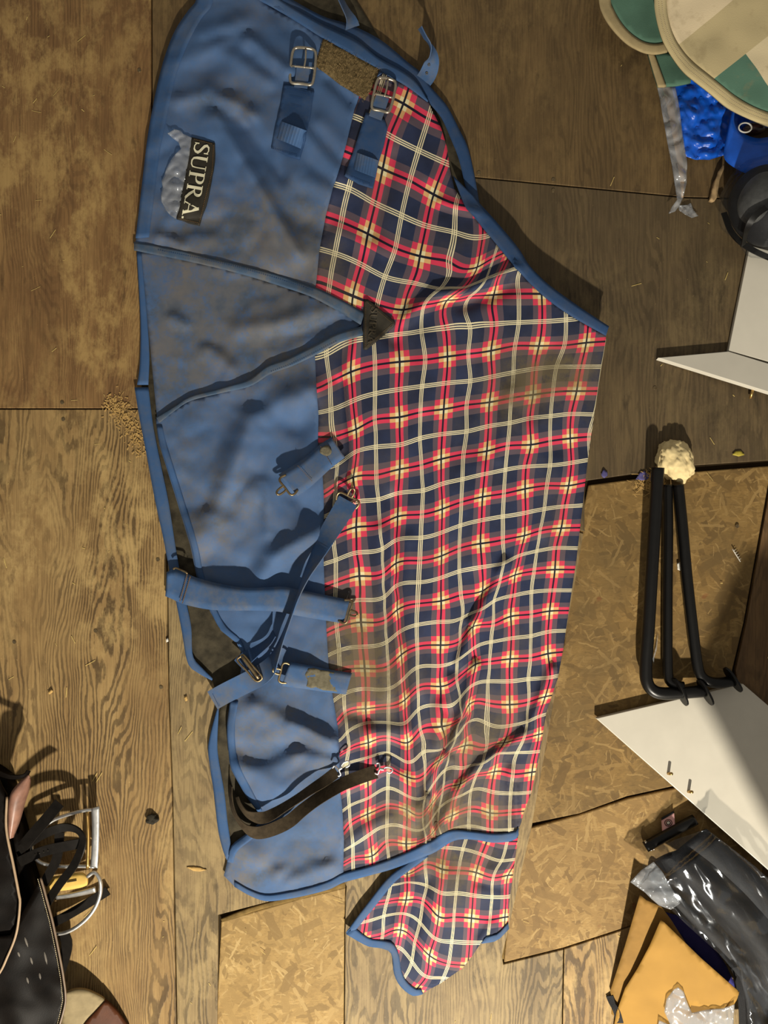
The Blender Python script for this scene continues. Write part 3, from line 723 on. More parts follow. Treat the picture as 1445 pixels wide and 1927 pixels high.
# plaid upper panel
PLAID = [(719, 136), (700, 150), (674, 182), (666, 205), (652, 265), (640, 310), (625, 355), (612, 405), (600, 470), (594, 530), (589, 550), (633, 570), (684, 598), (676, 622), (633, 637), (588, 664), (594, 720), (598, 780), (597, 830), (605, 880), (608, 930), (608, 1000), (608, 1060), (610, 1110), (613, 1180), (617, 1250), (625, 1310), (635, 1370), (638, 1420), (638, 1480), (643, 1520), (646, 1580), (645, 1650),
         (690, 1638), (740, 1622), (797, 1599), (815, 1590), (850, 1574), (890, 1570), (930, 1574), (965, 1570), (976, 1558), (985, 1530), (1000, 1490), (1015, 1420), (1028, 1340), (1050, 1275), (1060, 1220), (1070, 1150), (1085, 1050), (1093, 980), (1102, 900), (1108, 850), (1118, 780), (1130, 700), (1140, 640), (1140, 628),
         (1124, 622), (1080, 595), (1036, 564), (1000, 532), (976, 503), (963, 491), (932, 453), (910, 428), (893, 406), (874, 381), (855, 355), (846, 316), (841, 277), (830, 241), (813, 208), (805, 188), (791, 174), (763, 158), (725, 136)]
sheet('plaid_panel', PLAID, zrug, M['plaid'], rug, 6.5, uv_main, .003, dirt_plaid)
# blue chest panel, gusset and rear panel
CHEST = [(371, -60), (371, 0), (354, 21), (326, 66), (302, 138), (281, 242), (268, 346), (256, 450), (252, 464), (296, 470), (377, 488), (450, 506), (523, 528), (592, 549), (595, 530), (601, 470), (613, 405), (626, 355), (641, 310), (653, 265), (667, 205), (675, 182), (702, 150), (722, 135), (705, 122), (611, 73), (560, 40), (500, 8), (470, -60)]
sheet('blue_chest_panel', CHEST, zoff(.001), M['blue'], rug, 8, None, .003, dirt_blue)
GUS = [(258, 470), (300, 474), (377, 492), (450, 511), (523, 533), (592, 556), (640, 582), (682, 608), (640, 640), (590, 668), (542, 688), (501, 705), (465, 730), (413, 745), (358, 760), (329, 778), (296, 792), (281, 640), (268, 540)]
zg = lambda V: np.maximum(zrug(V) - .006, .0095)
sheet('blue_gusset', GUS, zg, M['blue'], rug, 8, None, .003, dirt_blue)
REAR = [(592, 662), (542, 682), (501, 697), (465, 723), (413, 737), (358, 752), (329, 770), (293, 789), (300, 838), (329, 931), (358, 1027), (370, 1085), (396, 1152), (416, 1187), (445, 1210), (457, 1233), (452, 1270), (433, 1319), (427, 1366), (430, 1416), (435, 1449), (463, 1499), (490, 1532), (486, 1550), (466, 1568), (435, 1593), (427, 1623), (421, 1648), (441, 1668), (471, 1684), (502, 1693), (546, 1687), (585, 1679), (621, 1668), (646, 1656),
        (647, 1580), (644, 1520), (639, 1480), (639, 1420), (636, 1370), (626, 1310), (618, 1250), (614, 1180), (611, 1110), (609, 1060), (609, 1000), (609, 930), (606, 880), (598, 830), (599, 780), (595, 720)]
sheet('blue_rear_panel', REAR, zoff(.001), M['blue'], rug, 8, None, .003, dirt_blue)

# bindings of the upper half
B2 = .0035
band('front_binding', [(371, -40), (369, 0), (353, 21), (325, 66), (301, 138), (280, 242), (267, 346), (255, 448)], [(400, -40), (399, 7), (378, 35), (354, 80), (330, 145), (302, 277), (290, 370), (280, 446)], zoff(B2 - .001), M['bind'], rug)
band('neck_binding', [(470, -40), (540, 8), (600, 42), (669, 75), (711, 108), (755, 132), (783, 154), (806, 190)], [(470, -10), (540, 30), (600, 67), (655, 98), (702, 125), (725, 139), (763, 161), (804, 192)], zoff(B2), M['bind'], rug)
band('neck_binding', [(894, 372), (902, 382), (932, 415), (974, 465), (996, 499), (1026, 530), (1060, 556), (1100, 584), (1146, 614)], [(852, 330), (874, 385), (893, 410), (932, 457), (963, 495), (1000, 536), (1036, 568), (1080, 598), (1140, 632)], zoff(B2), M['bind_dk'], rug)
band('gusset_binding', [(252, 455), (296, 462), (377, 480), (450, 497), (523, 517), (592, 540), (638, 562), (686, 588)], [(252, 471), (296, 480), (377, 497), (450, 515), (523, 537), (580, 556), (627, 580), (678, 611)], zoff(B2), M['bind_dirty'], rug)
band('gusset_binding', [(680, 614), (633, 628), (590, 650), (542, 674), (503, 688), (468, 714), (413, 731), (358, 746), (329, 764), (293, 785)], [(684, 630), (637, 645), (592, 669), (547, 690), (508, 704), (470, 727), (415, 740), (360, 754), (332, 771), (300, 796)], zoff(B2), M['bind_dirty'], rug)
band('belly_binding', [(294, 800), (301, 838), (330, 931), (359, 1027), (371, 1085), (397, 1152), (417, 1187), (446, 1210), (458, 1233)], [(305, 800), (314, 838), (343, 931), (372, 1027), (384, 1085), (408, 1148), (427, 1180), (452, 1203), (462, 1228)], zoff(B2 - .001), M['bind'], rug)
band('belly_binding', [(433, 1319), (427, 1366), (430, 1416), (436, 1449), (464, 1499), (488, 1532)], [(448, 1319), (442, 1366), (444, 1412), (452, 1445), (475, 1490), (493, 1525)], zoff(B2 - .001), M['bind'], rug)
band('belly_binding', [(484, 1552), (466, 1567), (435, 1592), (427, 1622)], [(492, 1562), (473, 1580), (446, 1602), (439, 1624)], zoff(B2 - .001), M['bind'], rug)
band('tail_hem_binding', [(441, 1658), (471, 1675), (502, 1684), (546, 1678), (585, 1669), (621, 1657), (646, 1644), (690, 1632), (740, 1615), (797, 1590), (815, 1580), (850, 1563), (890, 1565), (930, 1569), (965, 1566), (975, 1556)],
     [(441, 1669), (471, 1686), (502, 1696), (546, 1691), (585, 1683), (621, 1673), (646, 1661), (690, 1649), (740, 1635), (797, 1613), (820, 1603), (855, 1582), (890, 1580), (930, 1586), (965, 1582), (976, 1572)], zoff(B2), M['bind'], rug)
# tail flap
ZT = np.array([(790, 1610, .006), (880, 1590, .008), (970, 1580, .008), (660, 1755, .016), (720, 1770, .008), (780, 1865, .004), (900, 1775, .010), (955, 1740, .006), (860, 1680, .014), (760, 1690, .016), (820, 1740, .014)], float)
ztb = tps(ZT[:, :2], ZT[:, 2:3], 20)
TF = [(800, 1660, 770, 1790, 11, -.009), (775, 1660, 750, 1750, 14, .008), (840, 1650, 815, 1790, 20, .008), (925, 1640, 930, 1660, 12, .005), (900, 1660, 940, 1670, 9, -.006), (905, 1770, 925, 1740, 8, .008), (800, 1800, 810, 1840, 8, -.005), (730, 1780, 700, 1755, 12, .005)]
ztail = lambda V: np.maximum(ztb(V)[:, 0] + folds(V, TF) + nz(V, .03, .0015, 4.0), .004)
TAIL = [(800, 1604), (764, 1630), (730, 1656), (690, 1706), (653, 1756), (690, 1774), (715, 1780), (733, 1785), (742, 1800), (746, 1830), (757, 1852), (778, 1870), (795, 1869), (830, 1850), (870, 1822), (890, 1797), (908, 1770), (935, 1766), (956, 1743), (958, 1700), (966, 1640), (975, 1572), (930, 1570), (885, 1566), (840, 1574)]
sheet('tail_flap', TAIL, ztail, M['plaid'], rug, 6, uv_tail, .003, dirt_tail)
zt2 = lambda V: ztail(V) + .0025
band('tail_binding', [(790, 1606), (764, 1626), (730, 1652), (690, 1702), (650, 1756)], [(806, 1612), (776, 1634), (741, 1662), (704, 1708), (668, 1752)], zt2, M['bind'], rug)
band('tail_binding', [(651, 1758), (690, 1780), (713, 1784), (732, 1790), (738, 1803), (741, 1832), (753, 1856), (776, 1874), (796, 1871)], [(664, 1744), (694, 1766), (718, 1770), (738, 1774), (750, 1795), (755, 1826), (764, 1846), (782, 1861), (792, 1861)], zt2, M['bind'], rug)
band('tail_binding', [(906, 1776), (935, 1770), (958, 1748)], [(916, 1762), (936, 1757), (956, 1736)], zt2, M['bind'], rug)

# ------------------------------------------------------------------ blanket hardware
def Z1(x, y, d=0.0): return float(zrug(np.array([[x, y]], float))[0]) + d

# hair-clogged hook and loop square
vel = sheet('fastener_pad', [(608, 73), (714, 131), (700, 165), (686, 187), (640, 160), (593, 123)], lambda V: zrug(V) + .004 + np.maximum(0, nz(V, .2, .003, 6.0)), M['velcro'], rug, 4, thick=.003)
bm = bmesh.new()
vp = np.array([(608, 73), (714, 131), (686, 187), (593, 123)], float)
rnd = random.Random(3)
for k in range(420):
    while True:
        x = rnd.uniform(590, 716); y = rnd.uniform(72, 188)
        if inside([tuple(p) for p in vp], np.array([[x, y]]))[0]: break
    a = rnd.uniform(0, 6.28); r = rnd.uniform(4, 9); z = Z1(x, y, .005)
    prev = None
    for s in range(5):
        t = s / 4; aa = a + t * rnd.uniform(1, 2.4)
        p = W(x + r * t * math.cos(aa), y + r * t * math.sin(aa), z + .004 * math.sin(t * 3.1))
        q = [bm.verts.new(p + Vector((.0003 * math.sin(aa), .0003 * math.cos(aa), 0))), bm.verts.new(p - Vector((.0003 * math.sin(aa), .0003 * math.cos(aa), 0)))]
        if prev: bm.faces.new((prev[0], prev[1], q[1], q[0]))
        prev = q
hair = from_bm('horse_hair', bm, m_plain('matted_hair', (158, 134, 92), .8, .2, var=.35, vscale=200), vel); hair['kind'] = 'stuff'

def buckle(cx, cy, w, h, ang, z):
    """roller buckle: rounded frame, centre bar, prong"""
    ca, sa = math.cos(ang), math.sin(ang)
    def T(x, y, dz=0): return (cx + x * ca - y * sa, cy + x * sa + y * ca, z + dz)
    r = .0036
    fr = tube('buckle', [T(-w * .38, -h * .5), T(0, -h * .53, .003), T(w * .38, -h * .5), T(w * .5, -h * .36), T(w * .52, 0), T(w * .5, h * .36), T(w * .4, h * .5), T(0, h * .5, -.001), T(-w * .4, h * .5), T(-w * .5, h * .36), T(-w * .52, 0), T(-w * .5, -h * .36)], r, M['metal'], rug, True, 72, 10)
    tube('bar', [T(-w * .5, h * .02, .001), T(w * .5, h * .02, .001)], .0024, M['metal'], fr, n=6)
    tube('prong', [T(w * .05, h * .05, .005), T(w * .08, -h * .2, .007), T(w * .05, -h * .48, .007)], .0022, M['metal'], fr, n=10)
    return T
def flapstrap(poly, loop, z, name='buckle_strap'):
    s = sheet(name, poly, zoff(z), M['bind_dk'], rug, 5, thick=.004)
    a, b, c, d = loop
    lp = []
    n = 18
    bm = bmesh.new(); rows = []
    for i in range(n):      # the webbing keeper arches over the strap, running from edge a-d to edge b-c
        t = i / (n - 1)
        p = np.array(a) * (1 - t) + np.array(b) * t; q = np.array(d) * (1 - t) + np.array(c) * t
        arch = .009 * (1 - (2 * t - 1) ** 4) + (.0008 if i % 2 else 0)
        rows.append([bm.verts.new(W(p[0], p[1], Z1(p[0], p[1], z + arch))), bm.verts.new(W(q[0], q[1], Z1(q[0], q[1], z + arch)))])
    for i in range(n - 1): bm.faces.new((rows[i][0], rows[i][1], rows[i + 1][1], rows[i + 1][0]))
    k = from_bm('webbing_keeper', bm, M['web'], s)
    m = k.modifiers.new('solid', 'SOLIDIFY'); m.thickness = .0015
    return s
flapstrap([(534, 157), (562, 160), (591, 171), (586, 205), (577, 250), (564, 299), (538, 292), (510, 279), (519, 235), (528, 195)], [(529, 228), (577, 246), (566, 280), (520, 260)], .005)
flapstrap([(688, 212), (705, 214), (724, 226), (729, 242), (722, 275), (712, 306), (707, 332), (701, 354), (675, 346), (649, 330), (656, 308), (664, 288), (676, 250)], [(671, 287), (712, 302), (707, 334), (665, 318)], .006)
strap('buckle_tongue', [(566, 165, Z1(566, 165, .008)), (569, 140, Z1(569, 140, .010)), (571, 124, Z1(571, 124, .012))], .032, M['web'], rug, n=8)
strap('buckle_tongue', [(706, 222, Z1(706, 222, .009)), (714, 200, Z1(714, 200, .011)), (720, 182, Z1(720, 182, .013))], .032, M['web'], rug, n=8)
buckle(570, 125, 44, 66, .10, Z1(570, 125, .012))
buckle(722, 179, 36, 60, .22, Z1(722, 179, .013))
# stitch rows on the straps
def stitches(parent, a, b, n, zf, mat='bthread', ln=.45, w=.0008):
    bm = bmesh.new()
    A = np.array(a, float); B = np.array(b, float); d = (B - A) / n
    for i in range(n):
        p = A + d * i; q = p + d * ln
        P = W(p[0], p[1], zf(p[0], p[1])); Q = W(q[0], q[1], zf(q[0], q[1]))
        t = (Q - P).normalized(); sd = Vector((-t.y, t.x, 0)) * w
        bm.faces.new([bm.verts.new(P - sd), bm.verts.new(Q - sd), bm.verts.new(Q + sd), bm.verts.new(P + sd)])
    o = from_bm('stitching', bm, M[mat], parent)
    return o
for (a, b) in [((540, 166), (584, 177)), ((545, 180), (570, 186)), ((548, 197), (568, 201)), ((514, 279), (560, 293))]:
    stitches(rug, a, b, 14, lambda x, y: Z1(x, y, .0070))
for (a, b) in [((654, 330), (697, 347)), ((694, 222), (718, 231))]:
    stitches(rug, a, b, 14, lambda x, y: Z1(x, y, .0080))

# lettering made of strokes with thick stems and thin hairlines
def stroke(pts, w):
    """polyline -> quads; w is (perpendicular) half width list or number"""
    P = crom(pts, 14) if len(pts) > 2 else np.array(pts, float)
    n = len(P); ws = np.interp(np.linspace(0, 1, n), np.linspace(0, 1, len(w)), w) if hasattr(w, '__len__') else np.full(n, w)
    out = []
    L, R = [], []
    for i in range(n):
        t = P[min(i + 1, n - 1)] - P[max(i - 1, 0)]; t = t / (np.linalg.norm(t) + 1e-9); nn = np.array((-t[1], t[0]))
        L.append(P[i] + nn * ws[i]); R.append(P[i] - nn * ws[i])
    for i in range(n - 1): out.append((L[i], R[i], R[i + 1], L[i + 1]))
    return out
TK, TN = .075, .03
GL = {
 'S': (.62, [([(.52, .72), (.50, .90), (.32, .985), (.14, .90), (.13, .72), (.28, .56), (.44, .42), (.52, .26), (.42, .06), (.24, .015), (.08, .12), (.06, .30)], [TN, TN, .035, TK * .8, TK, TK, TK, TK, TK * .7, .035, TN, TN]), ([(.52, .98), (.52, .70)], TN * .8), ([(.06, .02), (.06, .30)], TN * .8)]),
 'U': (.82, [([(.17, 1.0), (.17, .30), (.24, .06), (.42, .01), (.60, .08), (.65, .30), (.65, 1.0)], [TK, TK, TK * .8, .04, TN, TN, TN]), ([(.03, .985), (.31, .985)], TN * .8), ([(.53, .985), (.77, .985)], TN * .8)]),
 'P': (.66, [([(.17, 1.0), (.17, 0)], TK), ([(.17, .97), (.36, .985), (.52, .90), (.56, .73), (.50, .55), (.34, .47), (.17, .48)], [TN, TN, TK * .8, TK, TK * .8, TN, TN]), ([(.03, .985), (.22, .985)], TN * .8), ([(.03, .018), (.32, .018)], TN * .8)]),
 'R': (.80, [([(.17, 1.0), (.17, 0)], TK), ([(.17, .97), (.36, .985), (.50, .91), (.54, .75), (.48, .58), (.34, .51), (.17, .52)], [TN, TN, TK * .8, TK, TK * .8, TN, TN]), ([(.34, .50), (.55, .20), (.76, .0)], [TK * .8, TK, TK * .8]), ([(.03, .985), (.22, .985)], TN * .8), ([(.03, .018), (.32, .018)], TN * .8), ([(.62, .018), (.82, .018)], TN * .8)]),
 'A': (.84, [([(.40, 1.0), (.13, 0)], TN), ([(.38, 1.0), (.70, 0)], TK), ([(.22, .33), (.58, .33)], TN * .8), ([(.02, .018), (.25, .018)], TN * .8), ([(.56, .018), (.83, .018)], TN * .8)]),
 '.': (.22, [([(.04, .06), (.15, .06)], .06)]),
}
def lettering(name, text, p0, p1, hgt, zf, mat, parent):
    """text from p0 to p1 along the baseline (px); letter height in px, rising to the right of travel-left"""
    tot = sum(GL[c][0] for c in text)
    d = np.array(p1, float) - np.array(p0, float); L = np.linalg.norm(d); d /= L
    up = np.array((d[1], -d[0]))
    sx = L / tot; bm = bmesh.new(); x0 = 0
    for c in text:
        for pts, w in GL[c][1]:
            for q in stroke(pts, w):
                vs_ = []
                for (a, b) in q:
                    p = np.array(p0, float) + d * ((x0 + a) * sx) + up * (b * hgt)
                    vs_.append(bm.verts.new(W(p[0], p[1], zf(p[0], p[1]))))
                bm.faces.new(vs_)
        x0 += GL[c][0]
    me = bpy.data.meshes.new(name); bm.to_mesh(me); bm.free()
    for p in me.polygons:
        if p.normal.z < 0: p.flip()
    return link(name, me, mat, parent, False)
lab = sheet('name_label', [(361, 258), (404, 269), (405, 290), (402, 320), (392, 370), (375, 424), (353, 419), (332, 412), (344, 350), (354, 300)], zoff(.0060), M['rubber'], rug, 4, thick=.004)
lab['label'] = 'black rubber label with cream lettering SUPRA'
lettering('lettering', 'SUPRA.', (367, 266), (341, 413), 29, lambda x, y: Z1(x, y, .0082), M['ink'], lab)
for (a, b, n) in [((402, 273), (399, 322), 16), ((399, 322), (375, 418), 30), ((375, 420), (337, 411), 12), ((365, 262), (400, 271), 11)]:
    stitches(lab, a, b, n, lambda x, y: Z1(x, y, .0078), 'trim', .6)
# torn clear film hanging off the label
FILM = [(361, 259), (345, 252), (340, 246), (328, 243), (322, 247), (315, 251), (326, 261), (336, 268), (340, 280), (330, 290), (322, 300), (314, 315), (309, 330), (304, 340), (306, 352), (303, 366), (304, 380), (312, 395), (320, 405), (331, 412), (338, 390), (347, 340), (356, 295)]
sheet('torn_film', FILM, lambda V: zrug(V) + .004 + np.abs(nz(V, .05, .016, 2.0)) + np.abs(nz(V, .14, .003, 9.0)), M['film'], rug, 3.5, thick=.0004)
tri = sheet('triangle_patch', [(687, 563), (692, 563), (741, 603), (743, 609), (739, 616), (690, 658), (684, 658), (684, 610), (685, 567)], zoff(.007), M['rubber'], rug, 5, thick=.004)
tri['label'] = 'black rubber triangle embossed SUPRA'
lettering('lettering', 'SUPRA', (698, 578), (692, 648), 13, lambda x, y: Z1(x, y, .0100), m_plain('embossed_rubber', (72, 64, 50), .6, .3), tri)
for (a, b, n) in [((690, 568), (738, 608), 22), ((738, 610), (688, 654), 22), ((688, 654), (688, 568), 26)]:
    stitches(tri, a, b, n, lambda x, y: Z1(x, y, .0090), 'trim', .6, .0005)

# chest straps beyond the neck edge
strap('chest_strap', [(663, 52, .016, 20), (660, 36, .03, 40), (648, 12, .045, 55), (635, -14, .05, 60), (615, -45, .045, 60)], .038, M['web'], rug)
cs = strap('chest_strap', [(794, 156, .014, 0), (806, 138, .022, 15), (813, 112, .042, 40), (810, 88, .066, 62), (800, 70, .082, 76), (790, 52, .092, 82)], .040, M['web'], rug, n=28)
for (x, y, z) in [(803, 138, .026), (807, 122, .040)]:
    tube('eyelet', [(x - 2, y, z), (x, y - 2.4, z + .001), (x + 2, y, z), (x, y + 2.4, z)], .0008, M['metal_old'], cs, True, 12, 6)

# surcingles ------------------------------------------------
def thook(cx, cy, ang, z, parent, w=34, hook=18):
    """T-shaped surcingle hook: loop bar and curled tongue"""
    ca, sa = math.cos(ang), math.sin(ang)
    def T(x, y, dz=0): return (cx + x * ca - y * sa, cy + x * sa + y * ca, z + dz)
    a = tube('hook', [T(-w * .5, 10, -.004), T(-w * .56, 0), T(-w * .44, -6, .002), T(0, -6, .002), T(w * .44, -6, .002), T(w * .56, 0), T(w * .5, 10, -.004)], .0028, M['metal_old'], parent, n=40)
    tube('hook_tongue', [T(-4, -6, .002), T(-5, -hook * .8, .004), T(-4, -hook - 6, .007), T(0, -hook - 9, .010), T(4, -hook - 6, .007), T(5, -hook * .8, .004), T(4, -6, .002)], .0026, M['metal_old'], a, n=30)
    return a
# crosswise strap from the belly edge to the flank
sA = band('surcingle', [(314, 1078, .030), (329, 1071, .030), (370, 1087, .034), (416, 1099, .040), (463, 1106, .046), (505, 1105, .05), (533, 1104, .052), (559, 1109, .050), (608, 1119, .046), (658, 1129, .042)],
     [(311, 1122, .018), (321, 1126, .026), (349, 1138, .034), (402, 1148, .040), (474, 1149, .046), (510, 1150, .05), (530, 1152, .05), (550, 1157, .048), (608, 1167, .044), (646, 1173, .042)], .04, M['web'], rug, 60, .0022, .002)
band('strap_fold', [(313, 1076, .010), (313, 1100, .010), (311, 1122, .010)], [(333, 1072, .028), (330, 1098, .030), (322, 1126, .026)], .02, M['web'], sA, 10)
for (a, b) in [((352, 1082), (338, 1132)), ((358, 1085), (343, 1136))]:
    stitches(sA, a, b, 16, lambda x, y: .038, 'trim', .8, .0012)
thook(652, 1151, math.radians(106), .046, sA, 40, 12)
tube('wire_loop', [(326, 1071, .034), (332, 1069, .036), (350, 1077, .040), (352, 1080, .038)], .0024, M['metal_old'], sA, n=16)
# long strap, twisting onto its edge on the way down
sB = strap('surcingle', [(655, 942, .046, 4), (640, 968, .05, 8), (617, 1006, .054, 25), (597, 1044, .058, 48), (577, 1082, .060, 66), (560, 1122, .062, 76), (545, 1165, .060, 78), (530, 1205, .058, 74), (517, 1238, .052, 60), (505, 1258, .044, 35), (484, 1274, .036, 12), (455, 1289, .032, 2), (425, 1304, .028, 0), (400, 1318, .024, 0)], .049, M['web'], rug, 90)
sC = strap('surcingle_tail', [(516, 1192, .048, 64), (505, 1208, .046, 62), (482, 1226, .042, 50), (462, 1240, .036, 20), (450, 1252, .034, 5)], .034, M['bind_dk'], sB, 40)
thook(655, 940, math.radians(26), .050, sB, 40, 14)
sl = thook
adj = tube('slide_adjuster', [(452, 1236, .044), (459, 1233, .044), (476, 1253, .046), (492, 1272, .044), (491, 1279, .042), (481, 1281, .042), (465, 1263, .044), (447, 1243, .044)], .0026, M['metal_old'], sB, True, 60)
tube('slide_bar', [(456, 1236, .046), (487, 1277, .046)], .0042, M['metal_old'], adj, n=8)
for k in range(5):
    stitches(sB, (396 + k * 2.2 + 4, 1305 - k * 1.2), (406 + k * 2.2 + 6, 1330 - k * 1.2), 12, lambda x, y: .0262, 'bthread', .8, .0006)
# two short front tabs with hooks
t1 = band('surcingle_tab', [(624, 822, .036), (600, 838, .036), (572, 862, .042), (545, 880, .05), (524, 893, .054)], [(649, 861, .038), (624, 880, .040), (598, 904, .046), (580, 920, .05), (560, 933, .052)], .04, M['web'], rug, 30, .004)
for (a, b) in [((625, 826), (646, 860)), ((603, 840), (625, 876)), ((560, 876), (588, 906))]: stitches(t1, a, b, 12, lambda x, y: .052 if x < 595 else .0415, 'trim', .7, .0006)
thook(541, 914, math.radians(-128), .056, t1, 36, 16)
t2 = band('surcingle_tab', [(546, 1247, .050), (580, 1252, .046), (620, 1260, .038), (662, 1267, .034)], [(529, 1291, .048), (570, 1296, .046), (610, 1302, .038), (651, 1307, .034)], .04, M['web'], rug, 30, .004)
mudmat = m_plain('dried_mud', (112, 106, 88), .95, .05, var=.25, vscale=90, bump=.8, bscale=160)
sheet('mud_crust', [(580, 1258), (590, 1257), (604, 1261), (618, 1263), (632, 1266), (646, 1268), (643, 1280), (645, 1290), (636, 1302), (622, 1300), (608, 1299), (594, 1293), (586, 1295), (577, 1292), (579, 1280), (574, 1270)], lambda V: .0475 - .0002 * (V[:, 0] - 575) + np.abs(nz(V, .15, .002, 3.0)), mudmat, t2, 4, thick=.002)
sheet('mud_crust', smooth_poly([(604, 842), (616, 838), (624, 850), (616, 858), (602, 852)], 26), lambda V: .0415 + np.abs(nz(V, .15, .002, 3.0)), mudmat, t1, 4, thick=.002)
thook(534, 1266, math.radians(-76), .050, t2, 34, 12)
# brown elastic leg strap looped double, a snap hook at each end
lg = strap('leg_strap', [(634, 1452, .046, 20), (610, 1470, .048, 35), (585, 1486, .050, 52), (560, 1503, .050, 58), (535, 1519, .046, 55), (515, 1531, .042, 40), (495, 1539, .038, 20), (475, 1536, .036, -20), (460, 1527, .034, -45), (450, 1512, .030, -55), (446, 1500, .026, -60)], .027, M['brownweb'], rug, 70)
strap('leg_strap_return', [(708, 1452, .040, 12), (690, 1458, .040, 15), (665, 1467, .042, 25), (640, 1478, .044, 35), (600, 1502, .046, 40), (570, 1524, .042, 35), (545, 1545, .038, 20), (520, 1558, .034, 8), (495, 1566, .030, 0), (478, 1566, .030, -10), (460, 1556, .030, -40), (445, 1538, .030, -55), (437, 1518, .030, -60), (434, 1495, .028, -65), (434, 1478, .026, -65)], .031, M['brownweb'], lg, 90)
def snap(p0, ang, z, parent, L=26, nm='snap_hook'):
    ca, sa = math.cos(ang), math.sin(ang)
    def T(x, y, dz=0): return (p0[0] + x * ca - y * sa, p0[1] + x * sa + y * ca, z + dz)
    a = tube(nm, [T(-2, -9), T(4, -10), T(6, 0, .002), T(4, 10), T(-2, 9)], .0020, M['chrome'], parent, n=24)
    tube('snap_body', [T(6, 0, .002), T(L * .55, 0, .003)], .0034, M['chrome'], a, n=6)
    tube('snap_eye', [T(L * .55, -3, .003), T(L * .8, -5.5, .003), T(L * 1.12, -4, .003), T(L * 1.18, 0, .003), T(L * 1.05, 4.5, .003), T(L * .75, 4, .003)], .0019, M['chrome'], a, n=30)
snap((632, 1452), math.radians(-34), .050, lg); snap((708, 1446), math.radians(8), .044, lg)
# stitched rows along bindings
for line, zz in [([(297, 470), (377, 486), (450, 503), (523, 524), (590, 546)], .0062), ([(633, 642), (592, 664), (547, 686), (508, 700)], .0062)]:
    for a, b in zip(line[:-1], line[1:]): stitches(rug, a, b, int(np.hypot(b[0] - a[0], b[1] - a[1]) / 4), lambda x, y: Z1(x, y, zz), 'bthread', .6, .0006)

# ------------------------------------------------------------------ three armed wall rack lying on the boards
rk = thing('saddle_rack', 'black tubular saddle rack with three arms and mounting plates beside the foam lump', 'rack', W(1260, 1100, 0))
tube('arm', [(1238, 880, .055), (1232, 980, .05), (1226, 1080, .045), (1220, 1180, .04), (1215, 1255, .036), (1218, 1285, .036), (1230, 1300, .036), (1250, 1305, .036), (1290, 1303, .036), (1326, 1300, .034)], .0148, M['blackpaint'], rk, n=80, seg=20)
tube('arm', [(1256, 912, .018), (1257, 1000, .018), (1256, 1120, .018), (1256, 1230, .020), (1257, 1270, .022), (1262, 1284, .026), (1274, 1290, .03), (1286, 1292, .032)], .0118, M['blackpaint'], rk, n=70, seg=20)
tube('arm', [(1276, 912, .024), (1284, 990, .026), (1292, 1080, .028), (1303, 1180, .03), (1312, 1250, .032), (1320, 1273, .034), (1335, 1283, .036), (1355, 1285, .036), (1380, 1281, .036)], .0128, M['blackpaint'], rk, n=70, seg=20)
def plate(x0, y0, x1, y1, z):
    """slotted oval mounting plate seen nearly edge on"""
    bm = bmesh.new(); d = np.array((x1 - x0, y1 - y0), float); L = np.linalg.norm(d); d /= L; c = np.array(((x0 + x1) / 2, (y0 + y1) / 2))
    ring = []
    P0 = W(c[0], c[1], z); dv = (W(x1, y1, z) - W(x0, y0, z)) / 2; nv = Vector((-dv.y, dv.x, 0)).normalized()
    up = (Vector((0, 0, 1)) * .98 + nv * .18).normalized(); th = nv * .98 - Vector((0, 0, 1)) * .18; th.normalize()
    for s in (-1, 1):
        r = []
        for k in range(20):
            a = 2 * math.pi * k / 20
            ex = math.copysign(abs(math.cos(a)) ** .7, math.cos(a)); ey = math.sin(a)
            r.append(bm.verts.new(P0 + dv * ex + up * (.017 * ey) + th * (.0028 * s)))
        ring.append(r)
    bm.faces.new(ring[0]); bm.faces.new(list(reversed(ring[1])))
    for k in range(20): bm.faces.new((ring[0][k], ring[1][k], ring[1][(k + 1) % 20], ring[0][(k + 1) % 20]))
    o = from_bm('mounting_plate', bm, M['blackpaint'], rk); bevel(o, .001)
plate(1268, 1276, 1292, 1328, .040); plate(1314, 1278, 1340, 1327, .040); plate(1364, 1256, 1394, 1302, .042)

# lump of expanding foam
bm = bmesh.new(); bmesh.ops.create_icosphere(bm, subdivisions=5, radius=1)
for v in bm.verts:
    n3 = v.co.normalized()
    k = 1 + .16 * noise.noise(n3 * 2.3) + .10 * abs(noise.noise(n3 * 5 + Vector((3, 1, 2)))) - .10 * abs(noise.noise(n3 * 3.7 + Vector((8, 4, 1)))) + .03 * noise.noise(n3 * 13)
    v.co = Vector((n3.x * .041 * k, n3.y * .053 * k, max(-.010, n3.z * .034 * k)))
bmesh.ops.rotate(bm, verts=bm.verts[:], cent=(0, 0, 0), matrix=Matrix.Rotation(.5, 3, 'Z'))
foam = from_bm('foam_lump', bm, M['foam'], None, True); foam.location = W(1271, 868, .011)
tag(foam, 'lump of dried cream expanding foam at the end of the black rack', 'foam lump')

